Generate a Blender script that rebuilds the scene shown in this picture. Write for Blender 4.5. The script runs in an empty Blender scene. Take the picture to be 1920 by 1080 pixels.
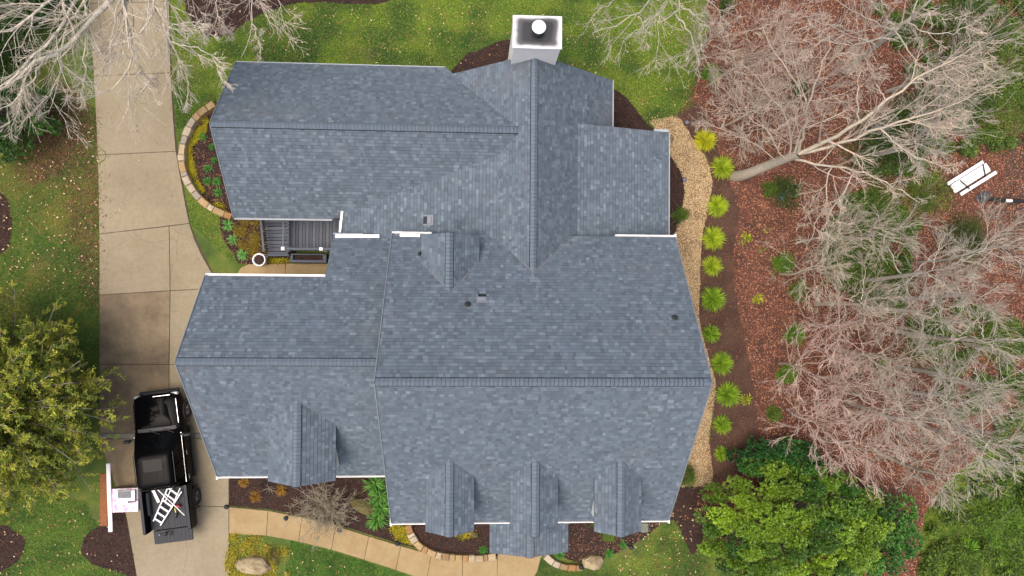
import bpy, math, random
import numpy as np
from mathutils import Matrix, Vector
random.seed(7)
RNG = np.random.default_rng(11)
SC = bpy.context.scene
COL = SC.collection
# ------------------------------------------------------------------ camera
F_PX, CAM_H = 1280.0, 31.0                      # focal length in photo pixels, height over the yard in metres
NAD, ROLL = (889.15, 561.08), 0.00764           # where the plumb line below the drone lands
_d = np.array([NAD[0]-960, NAD[1]-540, F_PX]); _d /= np.linalg.norm(_d)
_e = np.array([math.cos(ROLL), math.sin(ROLL), 0.0]); _e = _e-_d*(_d@_e); _e /= np.linalg.norm(_e)
_n = np.cross(-_d, _e)
CR = np.stack([_e, _n, -_d])                    # rows: world east, north, up in camera space
cam = bpy.data.objects.new('camera', bpy.data.cameras.new('camera')); COL.objects.link(cam)
cam.data.sensor_width = 36; cam.data.lens = 36*F_PX/1920; cam.data.clip_end = 600
_m = CR @ np.diag([1, -1, -1])
cam.matrix_world = Matrix([[*_m[0], 0], [*_m[1], 0], [*_m[2], CAM_H], [0, 0, 0, 1]])
SC.camera = cam
# ------------------------------------------------------------------ sky, sun, exposure
SUN_EL, SUN_AZ = 72, 250                        # degrees; azimuth clockwise from north
W = bpy.data.worlds.new('World'); SC.world = W; W.use_nodes = True
nt = W.node_tree
sky = nt.nodes.new('ShaderNodeTexSky'); sky.sky_type = 'NISHITA'; sky.sun_disc = False
sky.sun_elevation = math.radians(SUN_EL); sky.sun_rotation = math.radians(SUN_AZ)
sky.air_density = 0.7; sky.dust_density = 7.0; sky.ozone_density = 0.3
nt.links.new(sky.outputs[0], nt.nodes['Background'].inputs[0]); nt.nodes['Background'].inputs[1].default_value = 0.15
sl = bpy.data.lights.new('sun', 'SUN'); sl.energy = 0.5; sl.angle = math.radians(55); sl.color = (1, .95, .88)
sun = bpy.data.objects.new('sun', sl); COL.objects.link(sun)
_a, _el = math.radians(SUN_AZ), math.radians(SUN_EL)
sun.rotation_euler = Vector((math.sin(_a)*math.cos(_el), math.cos(_a)*math.cos(_el), math.sin(_el))).to_track_quat('Z', 'Y').to_euler()
SC.view_settings.view_transform = 'Standard'; SC.view_settings.look = 'None'
SC.view_settings.exposure = 0.72; SC.view_settings.gamma = 1

# ------------------------------------------------------------------ helpers
def ray(px, py): return CR @ np.array([px-960, py-540, F_PX])
def at(px, py, z=0.0):
    r = ray(px, py); t = (z-CAM_H)/r[2]; return np.array([r[0]*t, r[1]*t, z])
def on(px, py, a, b, c):                        # where the sight line meets the plane z = a + bX + cY
    r = ray(px, py); t = (a-CAM_H)/(r[2]-b*r[0]-c*r[1]); return np.array([t*r[0], t*r[1], CAM_H+t*r[2]])
EXPF = 1.78                                     # how much brighter level surfaces photograph than their base colour
def lin(r, g, b):
    f = lambda c: (c/255/12.92 if c <= 10 else ((c/255+.055)/1.055)**2.4)
    return (f(r)/EXPF, f(g)/EXPF, f(b)/EXPF)
class MB:
    def __init__(s): s.v = []; s.f = []; s.n = 0; s.c = []
    def add(s, v, f, c=None):
        v = np.asarray(v, float).reshape(-1, 3)
        if isinstance(f, np.ndarray): s.f.append(f+s.n); m = len(f)
        else:
            g = {}
            order = []
            for q in f: g.setdefault(len(q), []).append(q)
            m = len(f)
            for k in g: s.f.append(np.array(g[k])+s.n)
        if c is None: c = (1, 1, 1)
        c = np.asarray(c, float)
        if c.ndim == 1: c = np.tile(c, (m, 1))
        s.c.append(c); s.v.append(v); s.n += len(v); return s
    def box(s, c, d, rz=0, col=None, m=None, ch=0):
        x, y, z = d[0]/2, d[1]/2, d[2]/2
        if ch > 0:
            h = min(ch, x*.9, y*.9, z*.9)
            v = np.array([(i*(x-h*(a != 0)), j*(y-h*(a != 1)), k*(z-h*(a != 2))) for i in (-1, 1) for j in (-1, 1) for k in (-1, 1) for a in (0, 1, 2)])
            f = hull_faces_box()
        else:
            v = np.array([(i*x, j*y, k*z) for i in (-1, 1) for j in (-1, 1) for k in (-1, 1)])
            f = [(0, 1, 3, 2), (4, 6, 7, 5), (0, 4, 5, 1), (2, 3, 7, 6), (0, 2, 6, 4), (1, 5, 7, 3)]
        if m is not None: v = v @ np.array(m.to_3x3() if hasattr(m, 'to_3x3') else m).T
        if rz: v = v @ rotz(rz).T
        return s.add(v+np.array(c), f, col)
    def beam(s, a, b, w, h, col=None, up=(0, 0, 1), ch=0):
        a = np.array(a, float); b = np.array(b, float); t = b-a; L = np.linalg.norm(t); t /= L
        u = np.array(up, float); x = np.cross(t, u); x /= np.linalg.norm(x); y = np.cross(x, t)
        return s.box((a+b)/2, (w, L, h), m=np.stack([x, t, y], 1), col=col, ch=ch)
    def prism(s, poly, z0, z1, col=None):
        p = np.array(poly, float); n = len(p)
        a = sum(p[i-1][0]*p[i][1]-p[i][0]*p[i-1][1] for i in range(n))
        if a < 0: p = p[::-1]
        z0 = np.broadcast_to(z0, n); z1 = np.broadcast_to(z1, n)
        v = np.vstack([np.c_[p, z0], np.c_[p, z1]])
        f = [tuple(range(n-1, -1, -1)), tuple(range(n, 2*n))]+[(i, (i+1) % n, n+(i+1) % n, n+i) for i in range(n)]
        return s.add(v, f, col)
    def sheet(s, poly, z, col=None):
        p = np.array(poly, float); return s.add(np.c_[p, np.full(len(p), z)], [tuple(range(len(p)))], col)
    def lathe(s, prof, n=20, c=(0, 0, 0), ax=2, col=None, m=None):
        pr = np.array(prof, float); k = len(pr); a = np.arange(n)/n*2*math.pi
        v = np.stack([np.outer(pr[:, 0], np.cos(a)), np.outer(pr[:, 0], np.sin(a)), np.repeat(pr[:, 1:2], n, 1)], -1).reshape(-1, 3)
        f = [(i*n+j, i*n+(j+1) % n, (i+1)*n+(j+1) % n, (i+1)*n+j) for i in range(k-1) for j in range(n)]
        if m is not None: v = v @ np.array(m).T
        return s.add(v+np.array(c), f, col)
    def tube(s, pts, r, n=6, col=None):
        p = np.array(pts, float)[None]; rr = np.broadcast_to(np.asarray(r, float), (p.shape[1],))[None]
        tubes(s, p, rr, n, col); return s
    def build(s, name, mat, parent=None, smooth=False):
        me = bpy.data.meshes.new(name)
        v = np.vstack(s.v); me.vertices.add(len(v)); me.vertices.foreach_set('co', v.ravel())
        cnt = np.concatenate([np.full(len(f), f.shape[1]) for f in s.f]); li = np.concatenate([f.ravel() for f in s.f])
        me.loops.add(len(li)); me.loops.foreach_set('vertex_index', li.astype(np.int32))
        me.polygons.add(len(cnt)); st = np.concatenate([[0], np.cumsum(cnt)[:-1]])
        me.polygons.foreach_set('loop_start', st.astype(np.int32))
        me.update(calc_edges=True)
        me.polygons.foreach_set('use_smooth', np.full(len(cnt), bool(smooth)))
        c = np.vstack(s.c); c = np.repeat(np.c_[c, np.ones(len(c))], cnt, 0)
        at_ = me.attributes.new('Col', 'FLOAT_COLOR', 'CORNER'); at_.data.foreach_set('color', c.ravel())
        me.validate()
        return link(name, me, mat, parent)
def link(name, me, mat, parent=None):
    if mat is not None and not me.materials: me.materials.append(mat)
    o = bpy.data.objects.new(name, me); COL.objects.link(o)
    if parent is not None: o.parent = parent
    return o
_hf = []
def hull_faces_box():
    if not _hf:
        idx = lambda i, j, k, a: ((i*2+j)*2+k)*3+a
        R2 = (0, 1)
        _hf.append([(idx(i, 0, 0, 0), idx(i, 1, 0, 0), idx(i, 1, 1, 0), idx(i, 0, 1, 0))[::1 if i else -1] for i in R2] +
                   [(idx(0, j, 0, 1), idx(1, j, 0, 1), idx(1, j, 1, 1), idx(0, j, 1, 1))[::-1 if j else 1] for j in R2] +
                   [(idx(0, 0, k, 2), idx(1, 0, k, 2), idx(1, 1, k, 2), idx(0, 1, k, 2))[::1 if k else -1] for k in R2] +
                   [(idx(i, j, 0, 0), idx(i, j, 1, 0), idx(i, j, 1, 1), idx(i, j, 0, 1)) for i in R2 for j in R2] +
                   [(idx(i, 0, k, 0), idx(i, 1, k, 0), idx(i, 1, k, 2), idx(i, 0, k, 2)) for i in R2 for k in R2] +
                   [(idx(0, j, k, 1), idx(1, j, k, 1), idx(1, j, k, 2), idx(0, j, k, 2)) for j in R2 for k in R2] +
                   [(idx(i, j, k, 0), idx(i, j, k, 1), idx(i, j, k, 2)) for i in R2 for j in R2 for k in R2])
    return _hf[0]
def rotz(a): return np.array([[math.cos(a), -math.sin(a), 0], [math.sin(a), math.cos(a), 0], [0, 0, 1]])
def tubes(mb, P, R, s=3, col=None):             # P (N,k,3), R (N,k)
    N, k, _ = P.shape
    T = np.gradient(P, axis=1); T /= np.linalg.norm(T, axis=2, keepdims=True)+1e-9
    ref = np.where(np.abs(T[:, :1, 2:3]) > .9, np.array([1., 0, 0]), np.array([0, 0, 1.]))
    A = np.cross(T, np.broadcast_to(ref, T.shape)); A /= np.linalg.norm(A, axis=2, keepdims=True)+1e-9
    B = np.cross(T, A); a = np.arange(s)/s*2*math.pi
    V = P[:, :, None]+R[:, :, None, None]*(A[:, :, None]*np.cos(a)[:, None]+B[:, :, None]*np.sin(a)[:, None])
    base = np.arange(N)[:, None, None]*k*s+np.arange(k-1)[None, :, None]*s; j = np.arange(s); j2 = (j+1) % s
    f = np.stack([base+j, base+j2, base+s+j2, base+s+j], -1).reshape(-1, 4)
    if col is not None and np.ndim(col) == 2: col = np.repeat(col, (k-1)*s, 0)
    mb.add(V.reshape(-1, 3), f, col)
def empty(name, loc=(0, 0, 0), rz=0, parent=None):
    o = bpy.data.objects.new(name, None); COL.objects.link(o); o.location = loc; o.rotation_euler = (0, 0, rz)
    o.empty_display_size = .2
    if parent is not None: o.parent = parent
    return o
def tag(o, label=None, cat=None, group=None, kind=None):
    if label: o['label'] = label
    if cat: o['category'] = cat
    if group: o['group'] = group
    if kind: o['kind'] = kind
    return o
def smooth_poly(pts, n=6, closed=True, jit=0):
    p = np.array(pts, float); N = len(p); out = []
    for i in range(N if closed else N-1):
        g = (lambda k: p[k % N]) if closed else (lambda k: p[min(max(k, 0), N-1)])
        a, b, c, d = g(i-1), g(i), g(i+1), g(i+2)
        for t in np.arange(n)/n:
            out.append(.5*((2*b)+(c-a)*t+(2*a-5*b+4*c-d)*t*t+(3*b-a-3*c+d)*t**3))
    if not closed: out.append(p[-1])
    out = np.array(out)
    if jit: out[:, :2] += RNG.normal(0, jit, (len(out), 2))
    return out
def gp(pts, z=0): return np.array([at(x, y, z) for x, y in pts])
def inside(poly, xy):
    x, y = xy[:, 0], xy[:, 1]; r = np.zeros(len(xy), bool); n = len(poly)
    for i in range(n):
        x1, y1 = poly[i-1][:2]; x2, y2 = poly[i][:2]
        with np.errstate(divide='ignore', invalid='ignore'):
            r ^= ((y1 > y) != (y2 > y)) & (x < (x2-x1)*(y-y1)/(y2-y1)+x1)
    return r
def scatter(poly, n, holes=()):
    p = np.array(poly)[:, :2]; lo, hi = p.min(0), p.max(0)
    q = RNG.uniform(lo, hi, (n, 2)); k = inside(p, q)
    for h in holes: k &= ~inside(np.array(h)[:, :2], q)
    return q[k]

# ------------------------------------------------------------------ materials
def mat(name, base, rough=.8, noise=0, scale=20, attr=False, metal=0, bump=0, coat=0, spec=.5, tint=None, tscale=1.0, tamt=(.4, .65), detail=6, trans=0):
    m = bpy.data.materials.new(name); m.use_nodes = True; t = m.node_tree; N = t.nodes; L = t.links
    b = N['Principled BSDF']; b.inputs['Roughness'].default_value = rough; b.inputs['Metallic'].default_value = metal
    b.inputs['Specular IOR Level'].default_value = spec; b.inputs['Coat Weight'].default_value = coat
    b.inputs['Coat Roughness'].default_value = .05
    tc = N.new('ShaderNodeTexCoord')
    if attr:
        a = N.new('ShaderNodeAttribute'); a.attribute_name = 'Col'; src = a.outputs['Color']
        mx = N.new('ShaderNodeMix'); mx.data_type = 'RGBA'; mx.blend_type = 'MULTIPLY'; mx.inputs[0].default_value = 1
        mx.inputs[7].default_value = (*base, 1); L.new(src, mx.inputs[6]); src = mx.outputs[2]
    else:
        c = N.new('ShaderNodeRGB'); c.outputs[0].default_value = (*base, 1); src = c.outputs[0]
    if tint is not None:
        n1 = N.new('ShaderNodeTexNoise'); n1.inputs['Scale'].default_value = tscale; n1.inputs['Detail'].default_value = detail; n1.inputs['Roughness'].default_value = .62
        L.new(tc.outputs['Object'], n1.inputs['Vector'])
        r = N.new('ShaderNodeValToRGB'); r.color_ramp.elements[0].position = tamt[0]; r.color_ramp.elements[1].position = tamt[1]; L.new(n1.outputs[0], r.inputs[0])
        mx = N.new('ShaderNodeMix'); mx.data_type = 'RGBA'; L.new(r.outputs[0], mx.inputs[0]); L.new(src, mx.inputs[6]); mx.inputs[7].default_value = (*tint, 1); src = mx.outputs[2]
    if noise or bump:
        n2 = N.new('ShaderNodeTexNoise'); n2.inputs['Scale'].default_value = scale; n2.inputs['Detail'].default_value = 5; L.new(tc.outputs['Object'], n2.inputs['Vector'])
        if noise:
            mr = N.new('ShaderNodeMapRange'); mr.inputs[1].default_value = .25; mr.inputs[2].default_value = .75; mr.inputs[3].default_value = 1-noise; mr.inputs[4].default_value = 1+noise
            L.new(n2.outputs[0], mr.inputs[0])
            vm = N.new('ShaderNodeVectorMath'); vm.operation = 'SCALE'; L.new(src, vm.inputs[0]); L.new(mr.outputs[0], vm.inputs['Scale']); src = vm.outputs[0]
        if bump:
            bp = N.new('ShaderNodeBump'); bp.inputs['Strength'].default_value = bump; bp.inputs['Distance'].default_value = .02
            L.new(n2.outputs[0], bp.inputs['Height']); L.new(bp.outputs[0], b.inputs['Normal'])
    L.new(src, b.inputs['Base Color'])
    if trans:
        tr = N.new('ShaderNodeBsdfTranslucent'); L.new(src, tr.inputs[0]); ms = N.new('ShaderNodeMixShader'); ms.inputs[0].default_value = trans
        L.new(b.outputs[0], ms.inputs[1]); L.new(tr.outputs[0], ms.inputs[2]); L.new(ms.outputs[0], N['Material Output'].inputs[0])
    return m
M = {}
M['shingle'] = mat('asphalt_shingle', (1, 1, 1), .92, .12, 60, attr=True, spec=.25, tint=lin(136, 136, 142), tscale=.5, tamt=(.55, 1.0))
M['deckwood'] = mat('roof_deck', (.03, .033, .038), .9, .2, 10)
M['white'] = mat('white_paint', (.8, .8, .79), .5, .04, 8)
M['siding'] = mat('white_siding', (.72, .72, .7), .6, .05, 4)
M['greymetal'] = mat('grey_gutter', (.32, .37, .41), .45, .08, 6)
M['darkmetal'] = mat('dark_metal', (.018, .027, .03), .5, .2, 20)
M['vent'] = mat('vent_metal', (.17, .19, .22), .5, .1, 12)
M['glass'] = mat('window_glass', (.02, .025, .03), .05)
M['chimcap'] = mat('chimney_cap', (.78, .78, .78), .35, .06, 6)
M['concrete'] = mat('concrete', lin(182, 168, 138), .85, .10, 7, tint=lin(160, 146, 116), tscale=.35, tamt=(.42, .75), bump=.05)
M['concrete_wet'] = mat('stained_concrete', lin(170, 150, 116), .8, .12, 6, tint=lin(96, 82, 66), tscale=.42, tamt=(.38, .70))
M['walk'] = mat('walk_concrete', lin(198, 172, 124), .85, .08, 6, tint=lin(176, 146, 98), tscale=.8, tamt=(.45, .75))
M['joint'] = mat('joint_dirt', (.07, .055, .035), .95, .3, 30)
M['crack'] = mat('crack_dirt', (.11, .088, .055), .95, .3, 30)
M['stone'] = mat('field_stone', (1, 1, 1), .85, .22, 9, attr=True, bump=.4)
M['boulder'] = mat('boulder_stone', lin(212, 192, 152), .9, .28, 5, tint=lin(150, 126, 90), tscale=2.6, tamt=(.45, .65), bump=1.0)
M['boulder2'] = mat('mossy_stone', lin(140, 126, 76), .9, .25, 6, tint=lin(110, 104, 52), tscale=3, bump=.6)
M['mulch'] = mat('mulch', lin(74, 52, 44), .95, .5, 26, tint=lin(52, 36, 30), tscale=3, bump=.8)
M['soil'] = mat('soil', lin(88, 62, 50), .95, .4, 16, tint=lin(112, 84, 66), tscale=1.0, bump=.6)
M['litter'] = mat('leaf_litter', lin(124, 84, 68), .95, .5, 22, tint=lin(88, 60, 48), tscale=1.2, bump=.8)
M['bit'] = mat('ground_bits', (1.35, 1.35, 1.35), .95, attr=True)
M['leafbit'] = mat('dry_leaves', (1.95, 1.85, 1.8), .8, attr=True, trans=.15)
M['gravel'] = mat('pebbles', lin(206, 178, 130), .9, .4, 40, tint=lin(120, 94, 64), tscale=1.6, bump=.7)
M['blade'] = mat('grass_blade', (2.05, 2.3, 1.55), .75, attr=True, trans=.25)
M['foliage'] = mat('foliage', (2.3, 2.25, 1.75), .55, attr=True, trans=.25)
M['glossleaf'] = mat('glossy_leaf', (1.6, 1.9, 1.35), .38, attr=True, trans=.15)
M['bark'] = mat('grey_bark', (.45, .415, .36), .9, .25, 14, attr=True, tint=(.36, .35, .29), tscale=6, bump=.5)
M['deckboard'] = mat('deck_board', (2.1, 2.1, 2.1), .65, .2, 14, attr=True)
M['dirtpath'] = mat('dirt_track', lin(96, 80, 66), .95, .25, 10, tint=lin(74, 58, 46), tscale=1)
M['black_paint'] = mat('black_car_paint', (.0025, .0025, .003), .06, spec=.05)
M['carglass'] = mat('car_glass', (.002, .0025, .003), .03, spec=.09)
M['blackplastic'] = mat('black_plastic', (.012, .012, .013), .55, .2, 30)
M['bedliner'] = mat('bed_liner', (.022, .025, .03), .7, .2, 40)
M['rubber'] = mat('tyre_rubber', (.012, .012, .012), .85, .2, 40)
M['rim'] = mat('dark_alloy', (.05, .05, .055), .35, metal=.6)
M['chrome'] = mat('bright_metal', (.6, .6, .62), .2, metal=1)
M['lamp'] = mat('lamp_lens', (.35, .36, .36), .1)
M['redlamp'] = mat('red_lens', (.25, .01, .015), .2)
M['alu'] = mat('ladder_aluminium', (.72, .72, .73), .4, .06, 10)
M['orangewood'] = mat('orange_wood', lin(166, 96, 38), .7, .25, 9)
M['red'] = mat('red_plastic', (.35, .012, .02), .4)
M['yellow'] = mat('yellow_plastic', (.6, .5, .03), .5)
M['wrap'] = mat('bundle_wrap', (.8, .74, .78), .45, .05, 8, tint=(.70, .28, .55), tscale=3.6, tamt=(.47, .58))
M['greybox'] = mat('grey_shingle_print', (.14, .15, .17), .6, .45, 18)
def grass_mat():
    m = bpy.data.materials.new('lawn_grass'); m.use_nodes = True; t = m.node_tree; N = t.nodes; L = t.links; b = N['Principled BSDF']; b.inputs['Roughness'].default_value = .95
    tc = N.new('ShaderNodeTexCoord')
    def nz(s, d=5):
        n = N.new('ShaderNodeTexNoise'); n.inputs['Scale'].default_value = s; n.inputs['Detail'].default_value = d; n.inputs['Roughness'].default_value = .65; L.new(tc.outputs['Object'], n.inputs['Vector']); return n.outputs[0]
    r = N.new('ShaderNodeValToRGB'); L.new(nz(.75, 9), r.inputs[0]); e = r.color_ramp.elements
    e[0].position = .32; e[0].color = (.032, .062, .010, 1); e[1].position = .7; e[1].color = (.15, .155, .026, 1)
    x = e.new(.5); x.color = (.07, .11, .014, 1)
    r2 = N.new('ShaderNodeValToRGB'); L.new(nz(.33, 6), r2.inputs[0]); r2.color_ramp.elements[0].position = .56; r2.color_ramp.elements[1].position = .72
    mx = N.new('ShaderNodeMix'); mx.data_type = 'RGBA'; L.new(r2.outputs[0], mx.inputs[0]); L.new(r.outputs[0], mx.inputs[6]); mx.inputs[7].default_value = (.11, .085, .042, 1)
    mr = N.new('ShaderNodeMapRange'); L.new(nz(24, 4), mr.inputs[0]); mr.inputs[1].default_value = .3; mr.inputs[2].default_value = .7; mr.inputs[3].default_value = .55; mr.inputs[4].default_value = 1.45
    vm = N.new('ShaderNodeVectorMath'); vm.operation = 'SCALE'; L.new(mx.outputs[2], vm.inputs[0]); L.new(mr.outputs[0], vm.inputs['Scale']); L.new(vm.outputs[0], b.inputs['Base Color'])
    return m
M['grass'] = grass_mat()
# ================================================================== GROUND
def struct(name, poly, z, m, jit=0): return tag(MB().sheet(np.array(poly)[:, :2], z).build(name, m), kind='structure')
g = MB().sheet([(-150, -150), (150, -150), (150, 150), (-150, 150)], 0).build('ground', M['grass']); tag(g, 'lawn grass over the whole yard', kind='structure')
SP = lambda pts, jit=.02, n=7: smooth_poly(gp(pts), n, True, jit)
forest = SP([(1262, -160), (1310, -60), (1330, 40), (1312, 110), (1300, 160), (1282, 200), (1272, 225), (1300, 262), (1325, 300), (1335, 345), (1325, 400), (1314, 450), (1312, 600), (1338, 720), (1330, 850), (1325, 910), (1300, 940), (1330, 1000), (1400, 1100), (1450, 1200), (1760, 1230), (1740, 1080), (1725, 1000), (1755, 930), (1830, 860), (1960, 800), (2200, 700), (2300, 200), (2200, -300), (1500, -330)], .05)
struct('forest_floor', forest, .006, M['litter'])
soilbed = SP([(1272, 215), (1300, 262), (1328, 300), (1336, 345), (1326, 400), (1315, 450), (1313, 600), (1338, 720), (1331, 850), (1330, 900), (1430, 870), (1420, 800), (1412, 720), (1395, 640), (1380, 560), (1376, 470), (1385, 400), (1365, 330), (1350, 290), (1330, 230), (1300, 195)], .04)
struct('soil_bed', soilbed, .010, M['soil'])
path = smooth_poly(gp([(1218, 229), (1245, 222), (1273, 220), (1300, 262), (1325, 300), (1335, 345), (1326, 400), (1315, 450), (1313, 520), (1313, 610), (1340, 712), (1337, 760), (1330, 830), (1334, 905), (1290, 912), (1230, 905), (1215, 800), (1215, 600), (1225, 500), (1262, 442), (1281, 375), (1280, 335), (1262, 300), (1245, 262)]), 6, True, .02)
struct('gravel_path', path, .016, M['gravel'])
beds = {
 'pine': SP([(330, -60), (345, 0), (352, 30), (385, 66), (425, 66), (470, 38), (530, 12), (600, 4), (660, 8), (735, 0), (800, -60)]),
 'west': SP([(-80, 350), (0, 360), (20, 400), (22, 440), (0, 478), (-80, 490)]),
 'corner': SP([(-80, 1000), (0, 985), (35, 1000), (48, 1015), (35, 1050), (-10, 1078), (-80, 1100)]),
 'drive': SP([(186, 985), (165, 1000), (152, 1030), (170, 1055), (215, 1070), (262, 1082), (250, 1030), (235, 960), (215, 950)], .015),
 'curve': SP([(402, 205), (370, 228), (350, 270), (346, 310), (360, 350), (395, 390), (435, 410), (470, 400), (470, 230)], .0),
 'stair': SP([(428, 400), (412, 420), (420, 450), (440, 480), (455, 495), (540, 494), (560, 400)], .02),
 'front': gp([(430, 860), (430, 948), (505, 955), (570, 967), (632, 983), (695, 1003), (752, 1020), (790, 1030), (850, 1010), (850, 860)]),
 'porchbed': smooth_poly(gp([(760, 960), (772, 995), (800, 1025), (850, 1040), (900, 1043), (940, 1038), (940, 940)]), 5),
 'east': SP([(1050, 960), (1050, 1030), (1075, 1052), (1110, 1050), (1160, 1035), (1210, 1005), (1255, 965), (1268, 930), (1230, 900), (1100, 930)], .02),
 'pathend': SP([(1215, 905), (1300, 912), (1340, 905), (1352, 950), (1325, 990), (1300, 1040), (1278, 1000), (1262, 975), (1225, 960)], .04),
 'nside': SP([(1120, 150), (1150, 165), (1180, 190), (1215, 235), (1260, 260), (1230, 300), (1120, 280)], .02),
 'sidehouse': SP([(1230, 290), (1262, 300), (1280, 335), (1281, 375), (1265, 440), (1230, 440)], .01),
 'chim': SP([(850, 150), (872, 106), (905, 92), (945, 76), (990, 80), (990, 160)], .02),
}
_nm = {'pine': 'mulch_bed', 'curve': 'raised_bed'}
for i, (k, p) in enumerate(beds.items()): struct('mulch_bed', p, .012+.0005*i, M['mulch'])
# ------------------------------------------------------------------ driveway slabs
drv = gp([(168, -40), (185, 275), (187, 440), (186, 700), (186, 820), (205, 880), (236, 960), (262, 1100), (430, 1100), (430, 880), (490, 880), (490, 525), (398, 510), (357, 422), (331, 265), (322, 140), (317, -40)])
drive = struct('driveway', drv, .012, M['joint'])
def shrink(p, g):
    p = np.array(p)[:, :2]; n = len(p); out = []
    ar = sum(p[i-1][0]*p[i][1]-p[i][0]*p[i-1][1] for i in range(n)); sgn = 1 if ar > 0 else -1
    for i in range(n):
        a, b, c = p[i-1], p[i], p[(i+1) % n]
        e1 = (b-a)/np.linalg.norm(b-a); e2 = (c-b)/np.linalg.norm(c-b)
        n1 = sgn*np.array([-e1[1], e1[0]]); n2 = sgn*np.array([-e2[1], e2[0]])
        out.append(b+g*(n1+n2)/(1+max(-.5, n1@n2)))
    return np.array(out)
def slab(px, par, m, gap=.011, top=.05):
    p = shrink(gp(px), gap); q = shrink(p, .012)
    mb = MB(); n = len(p)
    ar = sum(p[i-1][0]*p[i][1]-p[i][0]*p[i-1][1] for i in range(n))
    if ar < 0: p = p[::-1]; q = q[::-1]
    v = np.vstack([np.c_[p, np.zeros(n)], np.c_[p, np.full(n, top-.01)], np.c_[q, np.full(n, top)]])
    f = [tuple(range(2*n, 3*n))]+[(i, (i+1) % n, n+(i+1) % n, n+i) for i in range(n)]+[(n+i, n+(i+1) % n, 2*n+(i+1) % n, 2*n+i) for i in range(n)]
    return mb.add(v, f).build('slab', m, par)
C, CW, CK = M['concrete'], M['concrete_wet'], M['walk']
slab([(167, -60), (167, 8), (318, 3), (317, -60)], drive, C)
slab([(167, 8), (177, 143), (321, 137), (318, 3)], drive, C)
slab([(177, 143), (184, 291), (331, 284), (326, 225), (321, 137)], drive, C)
slab([(184, 291), (187, 439), (356, 419), (348, 380), (339, 330), (331, 284)], drive, C)
slab([(187, 439), (187, 553), (320, 545), (318, 424)], drive, C)
slab([(318, 424), (320, 545), (412, 540), (400, 515), (380, 480), (366, 450), (356, 419)], drive, C)
slab([(187, 553), (187, 683), (318, 683), (320, 545)], drive, CW)
slab([(320, 545), (318, 683), (490, 683), (490, 524), (405, 522), (412, 540)], drive, C)
slab([(187, 683), (187, 812), (318, 812), (318, 683)], drive, CW)
slab([(318, 683), (318, 812), (490, 812), (490, 683)], drive, C)
slab([(187, 812), (187, 822), (490, 822), (490, 812)], drive, mat('grey_joint_strip', lin(150, 146, 136), .9, .15, 12), .004)
slab([(187, 822), (205, 880), (230, 942), (318, 946), (318, 822)], drive, CW)
slab([(318, 822), (318, 946), (430, 950), (430, 889), (490, 889), (490, 822)], drive, C)
slab([(230, 942), (238, 970), (262, 1110), (430, 1110), (430, 950)], drive, C)
def crack(pts, par, w=.012, z=.0535, m=None, mossy=False):
    p = smooth_poly(gp(pts), 6, False); p[:, :2] += RNG.normal(0, .012, (len(p), 2)); t = np.gradient(p, axis=0); nn = np.c_[-t[:, 1], t[:, 0]]; nn /= np.linalg.norm(nn, axis=1)[:, None]
    ww = w*RNG.uniform(.35, 1.2, len(p))[:, None]
    v = np.vstack([np.c_[p[:, :2]+nn*ww/2, np.full(len(p), z)], np.c_[p[:, :2]-nn*ww/2, np.full(len(p), z)]]); n = len(p)
    return MB().add(v, np.array([(i, n+i, n+i+1, i+1) for i in range(n-1)])).build('crack', m or M['crack'], par)
for pts in ([(318, 424), (330, 432), (348, 442), (367, 449)], [(250, 436), (265, 448), (285, 455), (305, 452), (325, 449), (332, 455)], [(332, 455), (333, 470), (330, 490), (322, 510), (320, 545)],
            [(187, 420), (195, 424), (199, 436)], [(340, 428), (336, 445), (332, 455)], [(205, 470), (225, 458), (240, 450)], [(346, 1000), (352, 1022), (350, 1050), (343, 1078)], [(346, 1000), (362, 990), (380, 978)],
            [(322, 585), (335, 584), (350, 590)], [(187, 365), (210, 372), (240, 385)]): crack(pts, drive)
crack([(185, 275), (193, 281), (199, 289), (197, 299), (186, 308)], drive, .05, .0545, mat('moss', lin(112, 128, 34), .95, .3, 30))
# ------------------------------------------------------------------ front walk and side walk
up = [(430, 950), (503, 957), (567, 969), (630, 985), (692, 1005), (752, 1023), (809, 1039), (868, 1049), (933, 1042)]
lo = [(430, 1000), (500, 1004), (560, 1015), (622, 1030), (683, 1049), (742, 1068), (800, 1088), (866, 1096), (932, 1098)]
walk = struct('front_walk', gp(up+[(1012, 1043), (1005, 1085), (985, 1100)]+lo[::-1]), .020, M['joint'])
for i in range(8): slab([up[i], up[i+1], lo[i+1], lo[i]], walk, CK, .008)
slab([(933, 1042), (935, 985), (1045, 985), (1045, 1020), (1014, 1045), (1008, 1070), (990, 1100), (932, 1098)], walk, CK, .008)
sw = struct('side_walk', gp([(440, 535), (448, 508), (465, 495), (640, 493), (640, 535)]), .020, M['joint'])
slab([(440, 535), (444, 515), (452, 502), (467, 495), (536, 494), (535, 535)], sw, CK, .008); slab([(536, 494), (640, 494), (640, 535), (535, 535)], sw, CK, .008)

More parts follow.
